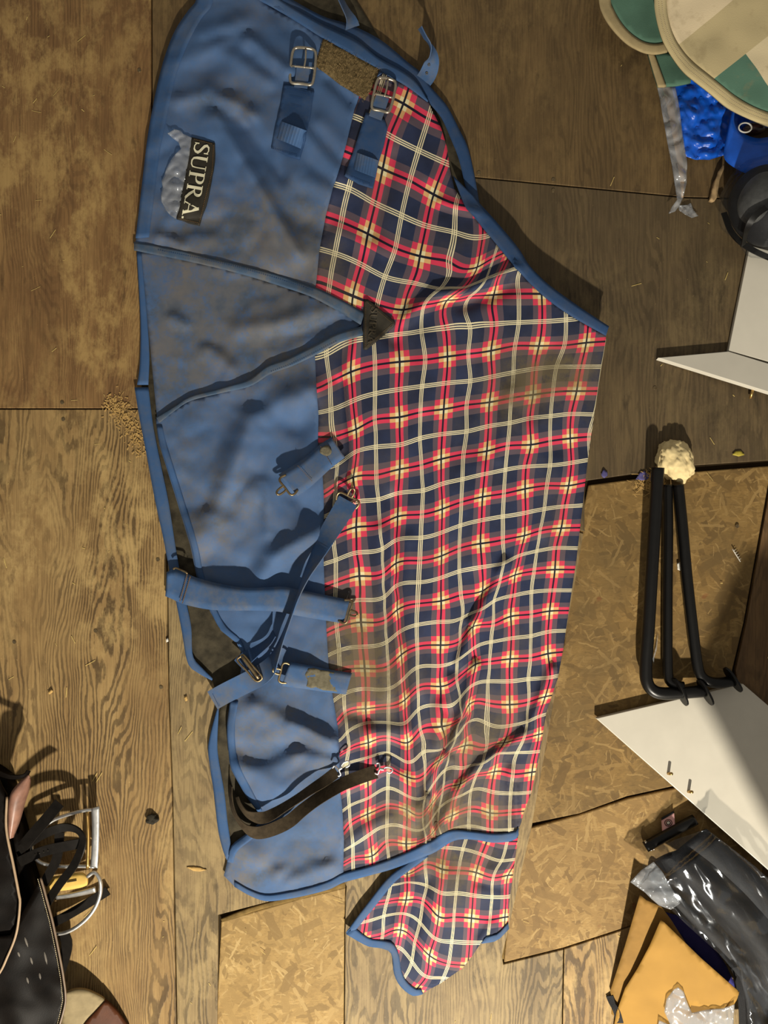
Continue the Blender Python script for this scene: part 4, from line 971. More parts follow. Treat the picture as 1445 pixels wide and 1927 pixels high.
# ------------------------------------------------------------------ loose white shelf boards
bdA = thing('shelf_board', 'large white shelf board with two brass pins under the black rack', 'board', W(1300, 1400, 0))
A = W(1122, 1352, .018); A2 = W(1570, 1747, .075); B = W(1398, 1287, .018); Bq = B + (A2 - A)
quad_board('panel', A, B, Bq, A2, .017, M['white'], bdA)
nb = (B - A).cross(A2 - A).normalized(); nb = nb if nb.z > 0 else -nb
def on_board(px, py):
    d = (W(px, py, 0) - Vector((0, 0, H))); o = Vector((0, 0, H)); t = (A - o).dot(nb) / d.dot(nb); return o + d * t
for (px, py) in [(1257, 1456), (1295, 1490)]:
    p = on_board(px, py); tube('shelf_pin', [tuple(p - nb * .002), tuple(p + nb * .016 + Vector((.003, .004, 0)))], .0036, M['pin'], bdA, world=True, smooth=False, seg=12)
bdB = thing('shelf_board', 'narrow white shelf board pointing at the blanket below the tall white panel', 'board', W(1320, 690, 0))
A_ = W(1238, 673, .016); C_ = W(1371, 661, .016); A2_ = W(1600, 785, .05); C2_ = C_ + (A2_ - A_)
quad_board('panel', A_, C_, C2_, A2_, .016, M['white'], bdB)
tube('shelf_pin', [tuple(W(1417, 730, .018)), tuple(W(1412, 750, .010))], .0035, M['pin'], bdB, world=True, smooth=False)
bdC = thing('shelf_board', 'white panel against the wall side under the helmet bag', 'board', W(1400, 570, 0))
A3 = W(1411, 462, .014); B3 = W(1371, 660, .014); C3 = W(1560, 712, .03); D3 = C3 + (A3 - B3)
quad_board('panel', A3, B3, C3, D3, .014, M['white'], bdC)

# ------------------------------------------------------------------ unseen table added beyond the right edge, shaped to shade the boards
ws = thing('shade_table', 'unseen white table added past the right edge to shade the boards', 'table', W(1650, 1900, 0))
def shade(px, py, z):                 # the point at height z whose lamp shadow falls on floor point (px, py)
    f = W(px, py, 0); l = lamp.location; return f + (l - f) * (z / l.z)
Sq = [shade(1308, 1250, .62), shade(1500, 1570, .62), shade(1760, 1930, .62), shade(1800, 1040, .62), shade(1400, 1030, .62)]
bm = bmesh.new(); tv = [bm.verts.new(p) for p in Sq]; bv = [bm.verts.new(p - Vector((0, 0, .018))) for p in Sq]
bm.faces.new(tv); bm.faces.new(list(reversed(bv)))
for k in range(5): bm.faces.new((tv[k], bv[k], bv[(k + 1) % 5], tv[(k + 1) % 5]))
from_bm('shade_table_top', bm, M['white'], ws)
for k in (1, 2, 3):
    p = Sq[k] * .97 + (Sq[0] + Sq[1] + Sq[2] + Sq[3] + Sq[4]) * .006
    tube('leg', [(p.x, p.y, .603), (p.x, p.y, .001)], .014, M['white'], ws, world=True, smooth=False)

# ------------------------------------------------------------------ striped cooler blanket, top right
cool = thing('cooler_blanket', 'folded cream and green checked stable blanket in the top corner', 'blanket', W(1350, 60, 0))
def fl(x0, y0, h0, amp=.004, dx=0.0, dy=0.0): return lambda V: h0 + dx * (V[:, 0] - x0) + dy * (V[:, 1] - y0) + nz(V, .02, amp, 1.5)
zc1 = fl(1190, 40, .05, .006)
L1o = [(1124, -60), (1127, 0), (1134, 24), (1147, 46), (1163, 66), (1180, 82), (1198, 93), (1215, 100), (1235, 102), (1256, 98)]
L1i = [(1148, -60), (1149, 0), (1155, 18), (1166, 38), (1180, 56), (1195, 69), (1210, 78), (1225, 82), (1240, 82), (1256, 78)]
sheet('green_corner', L1i + [(1300, 40), (1300, -60)], zc1, M['green'], cool, 9, thick=.006)
band('trim', L1o, L1i, lambda V: zc1(V) + .002, M['taupe'], cool, 50, .007)
sheet('green_fold', [(1218, 96), (1256, 96), (1300, 120), (1300, 155), (1275, 160), (1252, 162), (1238, 163), (1228, 130)], fl(1260, 130, .035, .006), M['green'], cool, 8, thick=.006)
band('trim', [(1219, 100), (1228, 130), (1238, 163)], [(1230, 98), (1242, 130), (1254, 162)], .040, M['taupe'], cool, 16, .006)
zc2 = fl(1380, 80, .105, .006, .00010, -.00015)
L2o = [(1233, -60), (1231, 0), (1233, 25), (1240, 55), (1251, 84), (1268, 112), (1288, 136), (1315, 158), (1340, 178), (1370, 202), (1400, 219), (1430, 231), (1470, 243), (1520, 250)]
L2i = [(1255, -60), (1254, 0), (1256, 25), (1262, 52), (1272, 76), (1288, 100), (1307, 120), (1332, 140), (1357, 160), (1385, 182), (1410, 197), (1438, 209), (1472, 219), (1520, 226)]
body = [(float(x), float(y)) for x, y in L2i] + [(1520., -60.)]
def m_check():
    """broad woven check: cream, beige and green areas follow the weave of the cloth"""
    t = NT('checked_fleece'); p = t.pos()
    k = S * (1 - .105 / H)
    def side(nx, ny, px, py):          # 1 where the point lies beyond the weave line through (px, py)
        v = t.n('ShaderNodeVectorMath', operation='DOT_PRODUCT'); t.l(p, v.inputs[0]); v.inputs[1].default_value = (nx, -ny, 0)
        return t.math('GREATER_THAN', v.outputs['Value'], nx * (px - 722.5) * k - ny * (963.5 - py) * k)
    a = side(.60, .80, 1270, 86); b = side(.60, .80, 1338, 150); c = side(.80, -.60, 1340, 155); d = side(.80, -.60, 1440, 150)
    col = t.mix(a, lin((226, 208, 172)), lin((196, 180, 138)))
    inner = t.mix(c, lin((196, 180, 138)), lin((92, 126, 108))); inner = t.mix(d, inner, lin((222, 206, 168)))
    col = t.mix(b, col, inner)
    st = t.noise(p, 26, 4, .6); col = t.mix(t.ramp(st, [(.56, G(0)), (.72, G(.35))]), col, lin((150, 132, 98)))
    t.bump(t.noise(p, 420, 3), .3, .001)
    return t.out(col, .95, .05)
sheet('checked_cloth', body, zc2, m_check(), cool, 8, thick=.006)
band('trim', L2o, L2i, lambda V: zc2(V) + .002, M['beige'], cool, 70, .008)
for off in (.35, .62):
    P = [tuple(np.array(a) * (1 - off) + np.array(b) * off) for a, b in zip(L2o, L2i)]
    for a, b in zip(P[1:-1], P[2:]): stitches(cool, a, b, max(2, int(np.hypot(b[0] - a[0], b[1] - a[1]) / 3.2)), lambda x, y: float(zc2(np.array([[x, y]]))[0]) + .0042, 'thread', .6, .0009)

# ------------------------------------------------------------------ blue tarpaulin shopping bag
bag = thing('shopping_bag', 'crumpled bright blue woven plastic shopping bag under the checked blanket', 'bag', W(1360, 230, 0))
zb = lambda V: .008 + np.abs(nz(V, .022, .030, 4.0)) + np.abs(nz(V, .05, .022, 7.0)) + np.abs(nz(V, .11, .006, 2.0))
sheet('bag_body', [(1262, 150), (1270, 190), (1280, 240), (1290, 294), (1308, 300), (1335, 301), (1362, 292), (1376, 280), (1420, 240), (1520, 240), (1520, 120), (1300, 110)], zb, M['tarp'], bag, 5, thick=.001)
band('bag_handle', [(1378, 205, .05), (1368, 250, .052), (1362, 285, .05), (1366, 303, .052), (1390, 320, .056), (1420, 332, .058), (1470, 348, .056), (1520, 360, .05)], [(1384, 205, .05), (1383, 226, .052), (1392, 243, .054), (1405, 254, .056), (1425, 260, .058), (1445, 258, .06), (1475, 255, .06), (1520, 262, .05)], .05, M['tarp'], bag, 50, .0015, .006)
cup = thing('dark_cup', 'dark brown glossy cup with a white rim inside the blue bag', 'cup', W(1412, 240, .02))
tube('rim', [W(1402 + 12 * math.cos(a), 240 + 9 * math.sin(a), .062)[:] for a in np.linspace(0, 2 * math.pi, 14)[:-1]], .0018, M['offwhite'], cup, True, 40, 8, world=True)
bm = bmesh.new(); bmesh.ops.create_uvsphere(bm, u_segments=24, v_segments=14, radius=1)
for v in bm.verts: v.co = Vector((v.co.x * .028, v.co.y * .014, v.co.z * .018)); 
o = from_bm('cup_body', bm, m_plain('dark_glaze', (42, 26, 24), .2, .5), cup, True)
o.matrix_parent_inverse = Matrix.Identity(4); o.location = W(1418, 243, .046) - cup.location

# ------------------------------------------------------------------ clear sleeve with a paper strip, bare stick
slv = thing('plastic_sleeve', 'clear plastic sleeve around a kraft paper strip, twisted at its end', 'wrapper', W(1270, 280, 0))
band('paper_strip', [(1246, 160, .012), (1254, 200, .014), (1264, 250, .016), (1273, 300, .014), (1279, 345, .010), (1281, 372, .008)], [(1262, 160, .012), (1270, 200, .012), (1278, 250, .012), (1286, 300, .012), (1288, 345, .010), (1286, 372, .008)], .01, M['paper'], slv, 40, .001, .004)
sheet('clear_film', [(1236, 162), (1270, 160), (1278, 200), (1284, 250), (1293, 305), (1292, 345), (1285, 372), (1278, 388), (1270, 398), (1258, 402), (1264, 390), (1274, 376), (1270, 350), (1264, 310), (1256, 270), (1248, 225), (1242, 190)], lambda V: .020 + np.abs(nz(V, .035, .022, 5.0)), M['film'], slv, 4, thick=.0004)
sheet('film_tail', [(1276, 386), (1292, 386), (1300, 382), (1304, 394), (1314, 406), (1302, 410), (1290, 404), (1278, 396)], lambda V: .004 + np.abs(nz(V, .09, .02, 8.0)), M['film'], slv, 3, thick=.0004)
stk = sheet('bare_stick', [(1352, 322), (1362, 308), (1362, 318), (1354, 338), (1349, 372), (1344, 379), (1337, 376), (1341, 356), (1347, 338)], lambda V: .014 + nz(V, .1, .002), M['stick'], None, 4, thick=.012)
tag(stk, 'short pale broken stick between blue bag and black helmet', 'stick')

# ------------------------------------------------------------------ riding helmet in a clear bag
hel = thing('riding_helmet', 'black and grey riding helmet wrapped in a clear plastic bag', 'helmet', W(1430, 400, 0))
def dome(name, cx, cy, rx, ry, rz, z, mat, parent, rot=0.0, seg=40, nzamp=0.0):
    bm = bmesh.new(); bmesh.ops.create_uvsphere(bm, u_segments=seg, v_segments=seg // 2, radius=1)
    for v in bm.verts:
        d = 1 + nzamp * noise.noise(v.co * 2.2 + Vector((cx, cy, 0)))
        v.co = Vector((v.co.x * rx * d, v.co.y * ry * d, max(v.co.z, -.35) * rz * d))
    bmesh.ops.rotate(bm, verts=bm.verts[:], cent=(0, 0, 0), matrix=Matrix.Rotation(rot, 3, 'Z'))
    o = from_bm(name, bm, mat, parent, True)
    o.matrix_parent_inverse = Matrix.Identity(4); o.location = W(cx, cy, z) - parent.location
    return o
dome('shell', 1444, 388, .084, .094, .085, .062, M['black'], hel, .5)
dome('vent_panel', 1428, 372, .042, .062, .045, .102, M['grey'], hel, -.45)
strap('helmet_band', [(1398, 462, .08, 10), (1406, 430, .122, 5), (1422, 405, .142, 0), (1450, 386, .150, 0), (1480, 375, .14, 0)], .014, M['blackpaint'], hel)
strap('helmet_band', [(1362, 400, .04, 0), (1376, 436, .045, 0), (1402, 462, .045, 0), (1445, 484, .045, 0), (1490, 498, .04, 0)], .014, M['blackpaint'], hel)
dome('clear_wrap', 1446, 392, .102, .118, .105, .070, M['clear_thin'], hel, .5, 48, .16)

# ------------------------------------------------------------------ bottom right: padded girths in plastic, card envelope, folder, tube
gt = thing('padded_girth', 'wide black padded girth in clear plastic nearest the white board', 'girth', W(1360, 1740, 0))
def pad(name, ea, eb, mat, parent, crown=.02, n=50): 
    return band(name, ea, eb, .05, mat, parent, n, .012, crown)
pad('pad', [(1288, 1592, .05), (1330, 1630, .07), (1380, 1680, .085), (1420, 1720, .09), (1470, 1780, .09), (1500, 1850, .08), (1510, 1960, .07)], [(1232, 1622, .04), (1270, 1660, .055), (1320, 1705, .065), (1366, 1754, .066), (1402, 1796, .064), (1416, 1850, .06), (1424, 1960, .055)], M['black'], gt, .022)
pad('pad', [(1330, 1560, .05), (1400, 1622, .07), (1460, 1680, .08), (1520, 1740, .08)], [(1276, 1604, .036), (1344, 1660, .045), (1404, 1722, .05), (1466, 1800, .05)], M['black'], gt, .014, 30)
gt2 = thing('padded_girth', 'narrower black padded girth curving beside the ochre envelope', 'girth', W(1340, 1800, 0))
pad('pad', [(1234, 1640, .022), (1270, 1676, .028), (1320, 1724, .034), (1366, 1764, .034), (1402, 1806, .034), (1418, 1860, .032), (1426, 1960, .030)], [(1222, 1662, .02), (1262, 1704, .024), (1304, 1744, .028), (1348, 1788, .03), (1378, 1830, .03), (1396, 1880, .028), (1404, 1960, .026)], M['black'], gt2, .008)
strap('webbing_edge', [(1384, 1820, .05), (1392, 1860, .055), (1396, 1900, .052), (1398, 1960, .05)], .016, M['black'], gt2)
def crumple(h0, a1=.02, a2=.008, s=0.0): return lambda V: h0 + np.abs(nz(V, .03, a1, 1 + s)) + np.abs(nz(V, .11, a2, 5 + s))
def zwrap(V):
    al = (V[:, 0] * .66 + V[:, 1] * .75); ac = (V[:, 0] * .75 - V[:, 1] * .66)
    q = np.stack([al * .22, ac], 1)
    base = np.interp(ac, [-330, -260, -190, -130, -60, 40], [.040, .052, .066, .086, .096, .09])
    base = np.minimum(base, np.interp(al, [1990, 2060, 2120], [.018, .06, .2]))
    return base + .016 + np.abs(nz(q, .05, .010, 1.0)) + nz(q, .16, .0016, 6.0)
sheet('plastic_wrap', [(1218, 1604), (1270, 1580), (1330, 1560), (1420, 1630), (1520, 1720), (1520, 1960), (1412, 1960), (1408, 1890), (1392, 1840), (1352, 1794), (1296, 1744), (1240, 1690), (1206, 1672), (1206, 1640)], zwrap, M['clear_thin'], gt, 6, thick=.0004)
fw = sheet('plastic_offcut', [(1186, 1660), (1206, 1638), (1230, 1622), (1246, 1640), (1262, 1668), (1280, 1700), (1262, 1712), (1240, 1704), (1226, 1692), (1214, 1680)], crumple(.062, .010, .004, 3), M['film'], None, 4, thick=.0004)
tag(fw, 'crumpled clear plastic flap beside the end of the black tube', 'plastic film')
tb = thing('black_tube', 'short black metal tube on the strand board beside the pink tag', 'tube', W(1265, 1565, 0))
tube('tube_wall', [(1214, 1594, .016), (1250, 1574, .018), (1280, 1557, .020), (1308, 1542, .021)], .0125, M['blackpaint'], tb, n=20, seg=20)
tube('bright_tip', [(1213, 1585, .020), (1216, 1583, .020)], .004, M['metal'], tb, n=4)
pk = thing('price_tag', 'small pink card tag with a round dark emblem by the black tube', 'tag', W(1256, 1550, 0))
zt = zplane([(1244, 1545, .006), (1268, 1528, .010), (1247, 1568, .014)])
sheet('card', [(1244, 1540), (1268, 1526), (1270, 1553), (1246, 1567)], zt, M['pink'], pk, 5, thick=.0006)
sheet('dark_header', [(1244, 1539), (1268, 1525), (1268.6, 1530), (1244.4, 1544)], lambda V: zt(V) + .0008, M['blackpaint'], pk, 3, thick=.0003)
c0 = (1257.5, 1548.5)
for (r, mt, dz) in [(7.6, 'blackpaint', .001), (6.0, 'pink', .0013), (4.8, 'blackpaint', .0016), (3.0, 'offwhite', .0019)]:
    sheet('emblem_ring', [(c0[0] + r * math.cos(a), c0[1] + r * .9 * math.sin(a)) for a in np.linspace(0, 2 * math.pi, 21)[:-1]], lambda V, dz=dz: zt(V) + dz, M[mt], pk, 3, thick=.0002)

en = thing('card_envelope', 'torn ochre card envelope with an open flap in the bottom corner', 'envelope', W(1260, 1830, 0))
zfe = zplane([(1205, 1690, .055), (1150, 1870, .008), (1390, 1880, .045)])
sheet('back_leaf', [(1204, 1684), (1216, 1694), (1244, 1706), (1262, 1730), (1300, 1790), (1388, 1866), (1360, 1900), (1300, 1960), (1140, 1960), (1154, 1886), (1148, 1866), (1176, 1780)], zfe, M['env_in'], en, 9, thick=.0014)
zff = lambda V: zfe(V) + .018 + .00010 * (V[:, 0] - 1240) + .010 * np.exp(-((V[:, 0] - 1250) / 60) ** 2) * np.exp(-((V[:, 1] - 1780) / 80) ** 2) + nz(V, .03, .003)
sheet('front_leaf', [(1243, 1732), (1250, 1736), (1320, 1804), (1388, 1864), (1390, 1872), (1378, 1890), (1362, 1899), (1330, 1896), (1300, 1892), (1296, 1960), (1150, 1960), (1160, 1905), (1176, 1860), (1200, 1822), (1222, 1780)], zff, M['env'], en, 8, thick=.0014)
band('torn_corner', [(1380, 1892, .075), (1387, 1880, .078), (1391, 1866, .076)], [(1364, 1900, .070), (1372, 1884, .072), (1376, 1862, .070)], .075, M['env'], en, 12, .001)
ind = sheet('folder', [(1250, 1716), (1278, 1724), (1310, 1744), (1340, 1776), (1366, 1816), (1388, 1862), (1350, 1836), (1300, 1788), (1268, 1752)], fl(1320, 1790, .016, .002), M['indigo'], None, 7, thick=.002)
tag(ind, 'dark indigo paper folder between envelope and black girths', 'folder')
pf = sheet('plastic_bag', [(1254, 1880), (1268, 1862), (1276, 1858), (1286, 1866), (1294, 1890), (1302, 1906), (1330, 1900), (1360, 1898), (1382, 1890), (1380, 1930), (1400, 1960), (1232, 1960), (1240, 1920), (1262, 1930), (1250, 1904)], lambda V: zff(V) + .005 + np.abs(nz(V, .03, .016, 2.0)) + np.abs(nz(V, .09, .003, 6.0)), M['film'], None, 4, thick=.0004)
tag(pf, 'crumpled frosted plastic bag lying over the ochre envelope', 'plastic bag')
sd = thing('black_strap_end', 'dark webbing strap end poking out under the envelope corner', 'strap', W(1152, 1890, 0))
strap('webbing', [(1147, 1874, .006, 20), (1152, 1888, .008, 40), (1160, 1902, .010, 30), (1166, 1925, .010, 20)], .018, M['black'], sd)

# ------------------------------------------------------------------ bottom left: saddle, stirrups, straps
sad = thing('saddle', 'black leather riding saddle with stitched flap in the bottom left corner', 'saddle', W(0, 1720, 0))
zs1 = lambda V: .125 + .0004 * (0 - V[:, 0]) + nz(V, .02, .004)
sheet('seat', [(-160, 1460), (-10, 1452), (14, 1500), (13, 1560), (26, 1627), (35, 1680), (38, 1702), (30, 1760), (14, 1800), (-4, 1838), (-160, 1990)], zs1, M['leather'], sad, 10, thick=.02)
tube('piping', [(13, 1500, .130), (12, 1560, .130), (25, 1627, .127), (35, 1680, .125), (37.5, 1702, .125), (31, 1755, .126), (14, 1800, .130), (-6, 1838, .135), (-60, 1900, .155)], .0028, m_plain('pale_piping', (176, 150, 120), .5, .3), sad, n=60, seg=8)
zs2 = lambda V: .085 + nz(V, .018, .006, 3.0) + .0004 * (118 - V[:, 0])
FLAP = [(-160, 1780), (20, 1760), (40, 1722), (60, 1684), (76, 1652), (82, 1672), (88, 1695), (97, 1728), (104, 1760), (112, 1800), (119, 1840), (123, 1880), (117, 1910), (110, 1935), (98, 1990), (-160, 1990)]
fp = sheet('flap', FLAP, zs2, M['leather'], sad, 8, thick=.006)
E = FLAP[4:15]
tube('flap_edge', [(x + .5, y, .087 + .0004 * (118 - x)) for x, y in E], .0026, m_plain('edge_highlight', (120, 100, 80), .4, .5), fp, n=70, seg=8)  # highlight along the flap rim, put into the pale tube colour
for a, b in zip(E[:-1], E[1:]):
    stitches(fp, (a[0] - 5, a[1] + 2), (b[0] - 5, b[1] + 2), max(3, int(np.hypot(b[0] - a[0], b[1] - a[1]) / 3.4)), lambda x, y: float(zs2(np.array([[x, y]]))[0]) + .0009, 'thread', .6, .0007)
for (x, y, l, a) in [(46, 1762, 22, 1.25), (57, 1800, 16, 1.3), (83, 1790, 26, 1.35), (33, 1790, 12, 1.2), (50, 1838, 14, 1.3), (74, 1830, 14, 1.4)]:
    sheet('scuff', [(x + l * math.cos(a) * t - 3 * math.sin(a) * s * (1 - abs(2 * t - 1)), y + l * math.sin(a) * t + 3 * math.cos(a) * s * (1 - abs(2 * t - 1))) for t, s in [(0, 0), (.3, 1), (.7, 1), (1, 0), (.7, -1), (.3, -1)]], lambda V: zs2(V) + .0006, M['scratch'], fp, 3, thick=.0002)
band('knee_roll', [(15, 1580, .115), (15, 1530, .122), (19, 1496, .122), (34, 1474, .112), (52, 1457, .10)], [(26, 1576, .10), (38, 1545, .10), (48, 1510, .10), (56, 1484, .095), (59, 1466, .09)], .16, M['leather_p'], sad, 24, .012, .008)
strap('girth_point', [(-10, 1452, .12, 0), (20, 1462, .115, 20), (46, 1460, .105, 40), (54, 1450, .10, 60)], .012, M['leather'], sad)
sheet('panel_underside', [(-160, 1440), (-20, 1450), (10, 1470), (40, 1600), (60, 1690), (30, 1790), (-160, 1990)], lambda V: .06 + nz(V, .02, .004), M['leather'], sad, 12, thick=.05)
# stirrup irons
s1 = thing('stirrup_iron', 'chrome stirrup iron with a ridged tread above the yellow-treaded one', 'stirrup', W(150, 1580, 0))
tube('arch', [(183, 1524, .045), (160, 1525, .045), (125, 1534, .045), (96, 1546, .045), (66, 1570, .05), (60, 1600, .05), (75, 1622, .05), (110, 1630, .045), (150, 1630, .042), (178, 1631, .04)], .0042, M['chrome'], s1, n=60, seg=12)
band('tread', [(187, 1518, .05), (187, 1560, .05), (186, 1600, .05), (184, 1634, .05)], [(172, 1522, .052), (173, 1560, .052), (172, 1600, .052), (170, 1632, .052)], .05, M['chrome'], s1, 24, .008, .001)
tube('tread_bar', [(164, 1528, .046), (166, 1570, .046), (165, 1634, .046)], .0040, M['pin'], s1, n=14)
s2 = thing('stirrup_iron', 'chrome stirrup iron with a yellow rubber tread', 'stirrup', W(140, 1690, 0))
band('rubber_tread', [(88, 1652, .045), (120, 1647, .045), (150, 1643, .045), (163, 1648, .045)], [(90, 1678, .045), (120, 1676, .045), (150, 1671, .045), (164, 1666, .045)], .045, M['tread'], s2, 24, .010, .003)
band('tread_slot', [(126, 1659, .0495), (144, 1656, .0495)], [(126, 1661, .0495), (144, 1658, .0495)], .05, M['stone'], s2, 4, .0008)
band('tread_plate', [(104, 1686, .044), (140, 1680, .044), (178, 1670, .044)], [(106, 1693, .04), (142, 1688, .04), (180, 1680, .04)], .042, M['chrome'], s2, 20, .006)
tube('arch', [(164, 1650, .045), (178, 1642, .046), (188, 1656, .048), (189, 1680, .048), (180, 1706, .048), (164, 1728, .05), (142, 1746, .052), (122, 1755, .054), (100, 1758, .056), (70, 1760, .06)], .0044, M['chrome'], s2, n=60, seg=12)
bk = m_plain('black_bridle_leather', (26, 23, 20), .45, .18, var=.3, vscale=60)
def lea(pts, w, label, nm='leather_strap'):
    o = strap(nm, pts, w, bk, None, thick=.0035); tag(o, label, 'strap'); return o
r1 = lea([(112, 1511, .085, 10), (90, 1538, .095, 12), (62, 1570, .10, 12), (44, 1592, .10, 10)], .026, 'straight black leather strap end above the stirrups, highest of the tangle')
r2 = lea([(36, 1600, .085, 0), (82, 1570, .085, 0), (120, 1557, .08, 10), (145, 1562, .078, 25), (156, 1578, .075, 30), (152, 1600, .07, 25), (137, 1632, .068, 15), (112, 1664, .07, 10), (88, 1700, .075, 5)], .020, 'black leather strap bent in a hairpin across both stirrups')
r3 = lea([(36, 1622, .068, 0), (70, 1606, .066, 0), (100, 1597, .064, 0), (135, 1590, .062, 5), (156, 1586, .06, 8)], .024, 'black leather strap with punched holes inside the upper stirrup')
for k in range(4): tube('punched_hole', [(66 + k * 8, 1608 - k * 2.5, .0675), (66.6 + k * 8, 1608 - k * 2.5, .0680)], .0016, M['stone'], r3, n=3, seg=8)
r4 = lea([(112, 1566, .058, 0), (111, 1590, .056, 0), (106, 1618, .056, 0), (94, 1642, .058, 0), (82, 1664, .06, 0)], .022, 'short black leather strap hanging down from upper stirrup arch')
r5 = lea([(92, 1740, .022, 0), (124, 1724, .02, 0), (155, 1706, .018, 0), (184, 1688, .014, 0), (203, 1676, .012, 0)], .022, 'flat black strap tip lying beyond the lower stirrup')
r6 = lea([(120, 1757, .03, 0), (126, 1775, .03, 0), (122, 1800, .03, 0), (112, 1830, .03, 0), (104, 1860, .03, 0)], .026, 'dark leather strap hanging beside stitched saddle flap')
bt = thing('brown_boot', 'beige and brown leather leg boot in the bottom left under the saddle', 'boot', W(180, 1920, 0))
zbt = lambda V: .05 - .00035 * np.maximum(0, V[:, 0] - 130) + nz(V, .02, .002)
sheet('beige_cuff', smooth_poly([(110, 1990), (118, 1880), (128, 1868), (150, 1863), (172, 1868), (198, 1885), (180, 1905), (160, 1927), (140, 1960), (130, 1990)], 60), zbt, M['suede'], bt, 7, thick=.01)
sheet('brown_panel', smooth_poly([(198, 1884), (216, 1900), (232, 1920), (246, 1944), (256, 1990), (120, 1990), (140, 1958), (160, 1926), (180, 1904)], 50), lambda V: zbt(V) + .003, M['leather_b'], bt, 7, thick=.01)

# ------------------------------------------------------------------ small things on the floor
def pebble(name, px, py, r, mat, label, cat, flat=.7, seed=0):
    bm = bmesh.new(); bmesh.ops.create_icosphere(bm, subdivisions=3, radius=1)
    for v in bm.verts:
        k = 1 + .45 * noise.noise(v.co * 1.4 + Vector((seed, 1, 2)))
        v.co = Vector((v.co.x * r * k, v.co.y * r * .9 * k, max(v.co.z * r * flat * k, -r * flat * .5)))
    o = from_bm(name, bm, M[mat], None, False); o.location = W(px, py, r * flat * .5); return tag(o, label, cat)
pebble('stone', 287, 1541, .013, 'stone', 'small dark stone on bare plywood right of the stirrups', 'stone', .8, 3)
def scrap(name, poly, mat, label, cat, z=.003, amp=.004, th=.0008):
    o = sheet(name, poly, lambda V: z + np.abs(nz(V, .12, amp, poly[0][0])), M[mat], None, 3, thick=th); return tag(o, label, cat)
scrap('wood_chip', [(351, 1632), (362, 1631), (374, 1632), (388, 1637), (376, 1640), (364, 1639)], 'chip', 'sharp fresh wood sliver left of the blanket tail', 'wood chip', .002, .002, .003)
scrap('violet_scrap', [(1131, 893), (1136, 883), (1143, 889), (1143, 895), (1137, 900), (1133, 897)], 'petal', 'small violet scrap nearest the blanket edge', 'scrap', .003)
scrap('violet_scrap', [(1196, 902), (1204, 890), (1212, 886), (1222, 895), (1219, 902), (1208, 904)], 'petal', 'violet scrap touching the black rack arm', 'scrap', .003)
scrap('yellow_scrap', [(1378, 856), (1384, 849), (1394, 848), (1401, 856), (1390, 859)], 'lime', 'yellow-green scrap lying in the seam right of the foam', 'scrap', .003)
cmb = thing('plastic_comb', 'broken white plastic strip with teeth on the strand board', 'scrap', W(1385, 1045, 0))
tube('spine', [(1378, 1033, .004), (1386, 1046, .004), (1393, 1057, .004)], .0011, M['offwhite'], cmb, n=6, seg=6)
for k in range(5): tube('tooth', [(1381 + k * 2.6, 1036 + k * 4.2, .004), (1384 + k * 2.6, 1034 + k * 4.2, .004)], .0007, M['offwhite'], cmb, n=2, seg=5, smooth=False)
scrap('white_flake', [(1274, 1060), (1281, 1057), (1282, 1068), (1280, 1074), (1275, 1072)], 'offwhite', 'white flake left of the right rack arm', 'scrap')
scrap('white_flake', [(1298, 1060), (1302, 1059), (1299, 1068), (1296, 1066)], 'offwhite', 'tiny white flake right of the right rack arm', 'scrap')
scrap('clear_scrap', [(1228, 1240), (1234, 1218), (1238, 1192), (1236, 1222), (1231, 1238), (1230, 1250)], 'film', 'torn clear plastic scrap between the rack arms', 'plastic film')
scrap('pale_chip', [(89, 1302), (97, 1297), (100, 1302), (93, 1307)], 'chip', 'pale triangular wood chip on the grained plywood', 'wood chip')
scrap('pale_chip', [(346, 1312), (351, 1309), (353, 1318), (349, 1320)], 'chip', 'small pale chip left of the surcingle buckle', 'wood chip')
scrap('pale_chip', [(312, 1204), (316, 1200), (317, 1207), (313, 1209)], 'offwhite', 'white crumb on the plywood seam left of the lining', 'crumb')
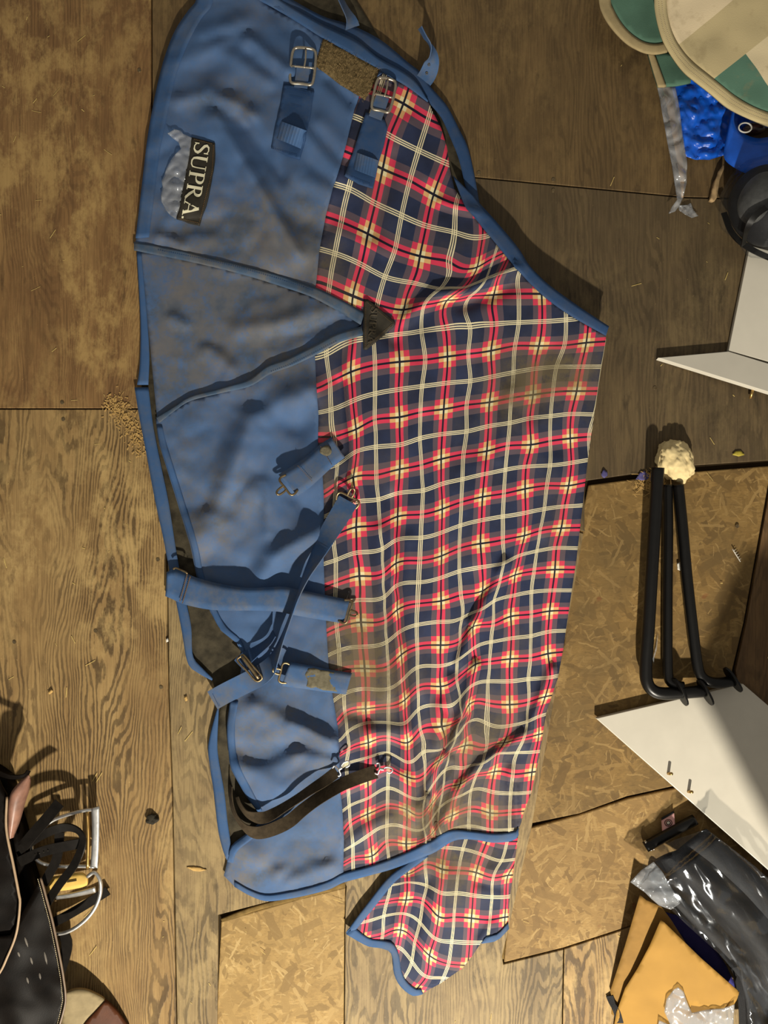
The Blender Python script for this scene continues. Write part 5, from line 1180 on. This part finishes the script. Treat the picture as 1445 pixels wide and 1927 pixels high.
# frayed board fibres under the blanket edge and scattered straw: too many to count
bm = bmesh.new(); rs = random.Random(11)
def fleck(x, y, L, a, w, z=.001):
    p = W(x, y, z); d = Vector((math.cos(a), math.sin(a), rs.uniform(-.05, .12))) * L / 2; s = Vector((-math.sin(a), math.cos(a), 0)) * w
    bm.faces.new([bm.verts.new(p - d - s), bm.verts.new(p + d - s), bm.verts.new(p + d + s), bm.verts.new(p - d + s)])
for _ in range(190):
    x, y = rs.uniform(0, 1445), rs.uniform(0, 1927)
    if 245 < x < 1140 and 20 < y < 1690: continue
    if x > 1180 and (y > 1480 or y < 420): continue
    fleck(x, y, rs.choice([.004, .006, .008, .015, .025]), rs.uniform(0, 6.28), rs.uniform(.0004, .0009), .0012)
for (x, y, L, a) in [(170, 1248, .028, .5), (138, 1204, .02, -1.1), (355, 1386, .03, .9), (338, 1375, .02, 1.1), (186, 1464, .03, 1.0), (1367, 520, .02, 1.2), (640 / 3.657, 1790, .03, .9), (178, 1463, .025, 1.0), (1340, 830, .02, -1)]:
    fleck(x, y, L, a, .0008, .002)
st = from_bm('straw_flecks', bm, M['straw']); tag(st, 'scattered straw flecks and sawdust over the floor', 'straw', kind='stuff')
bm = bmesh.new()
for _ in range(420):
    t = rs.random(); x = 205 + 62 * t + rs.gauss(0, 9); y = 762 + 90 * t * t + rs.gauss(0, 12)
    fleck(x, y, rs.uniform(.003, .009), rs.uniform(0, 6.28), rs.uniform(.0004, .0014), rs.uniform(.001, .004))
fr = from_bm('frayed_fibres', bm, M['chip']); tag(fr, 'frayed wood fibres at the broken plywood edge left of the blanket', 'wood fibres', kind='stuff')
bm = bmesh.new()
for _ in range(150):
    x = rs.gauss(1225, 14); y = 905 - (x - 1225) * .2 + rs.gauss(0, 10)
    fleck(x, y, rs.uniform(.006, .02), rs.uniform(0, 6.28), rs.uniform(.0004, .0008), rs.uniform(.001, .006))
fr = from_bm('frayed_fibres', bm, M['chip']); tag(fr, 'frayed wood fibres and hay around the foam lump', 'wood fibres', kind='stuff')
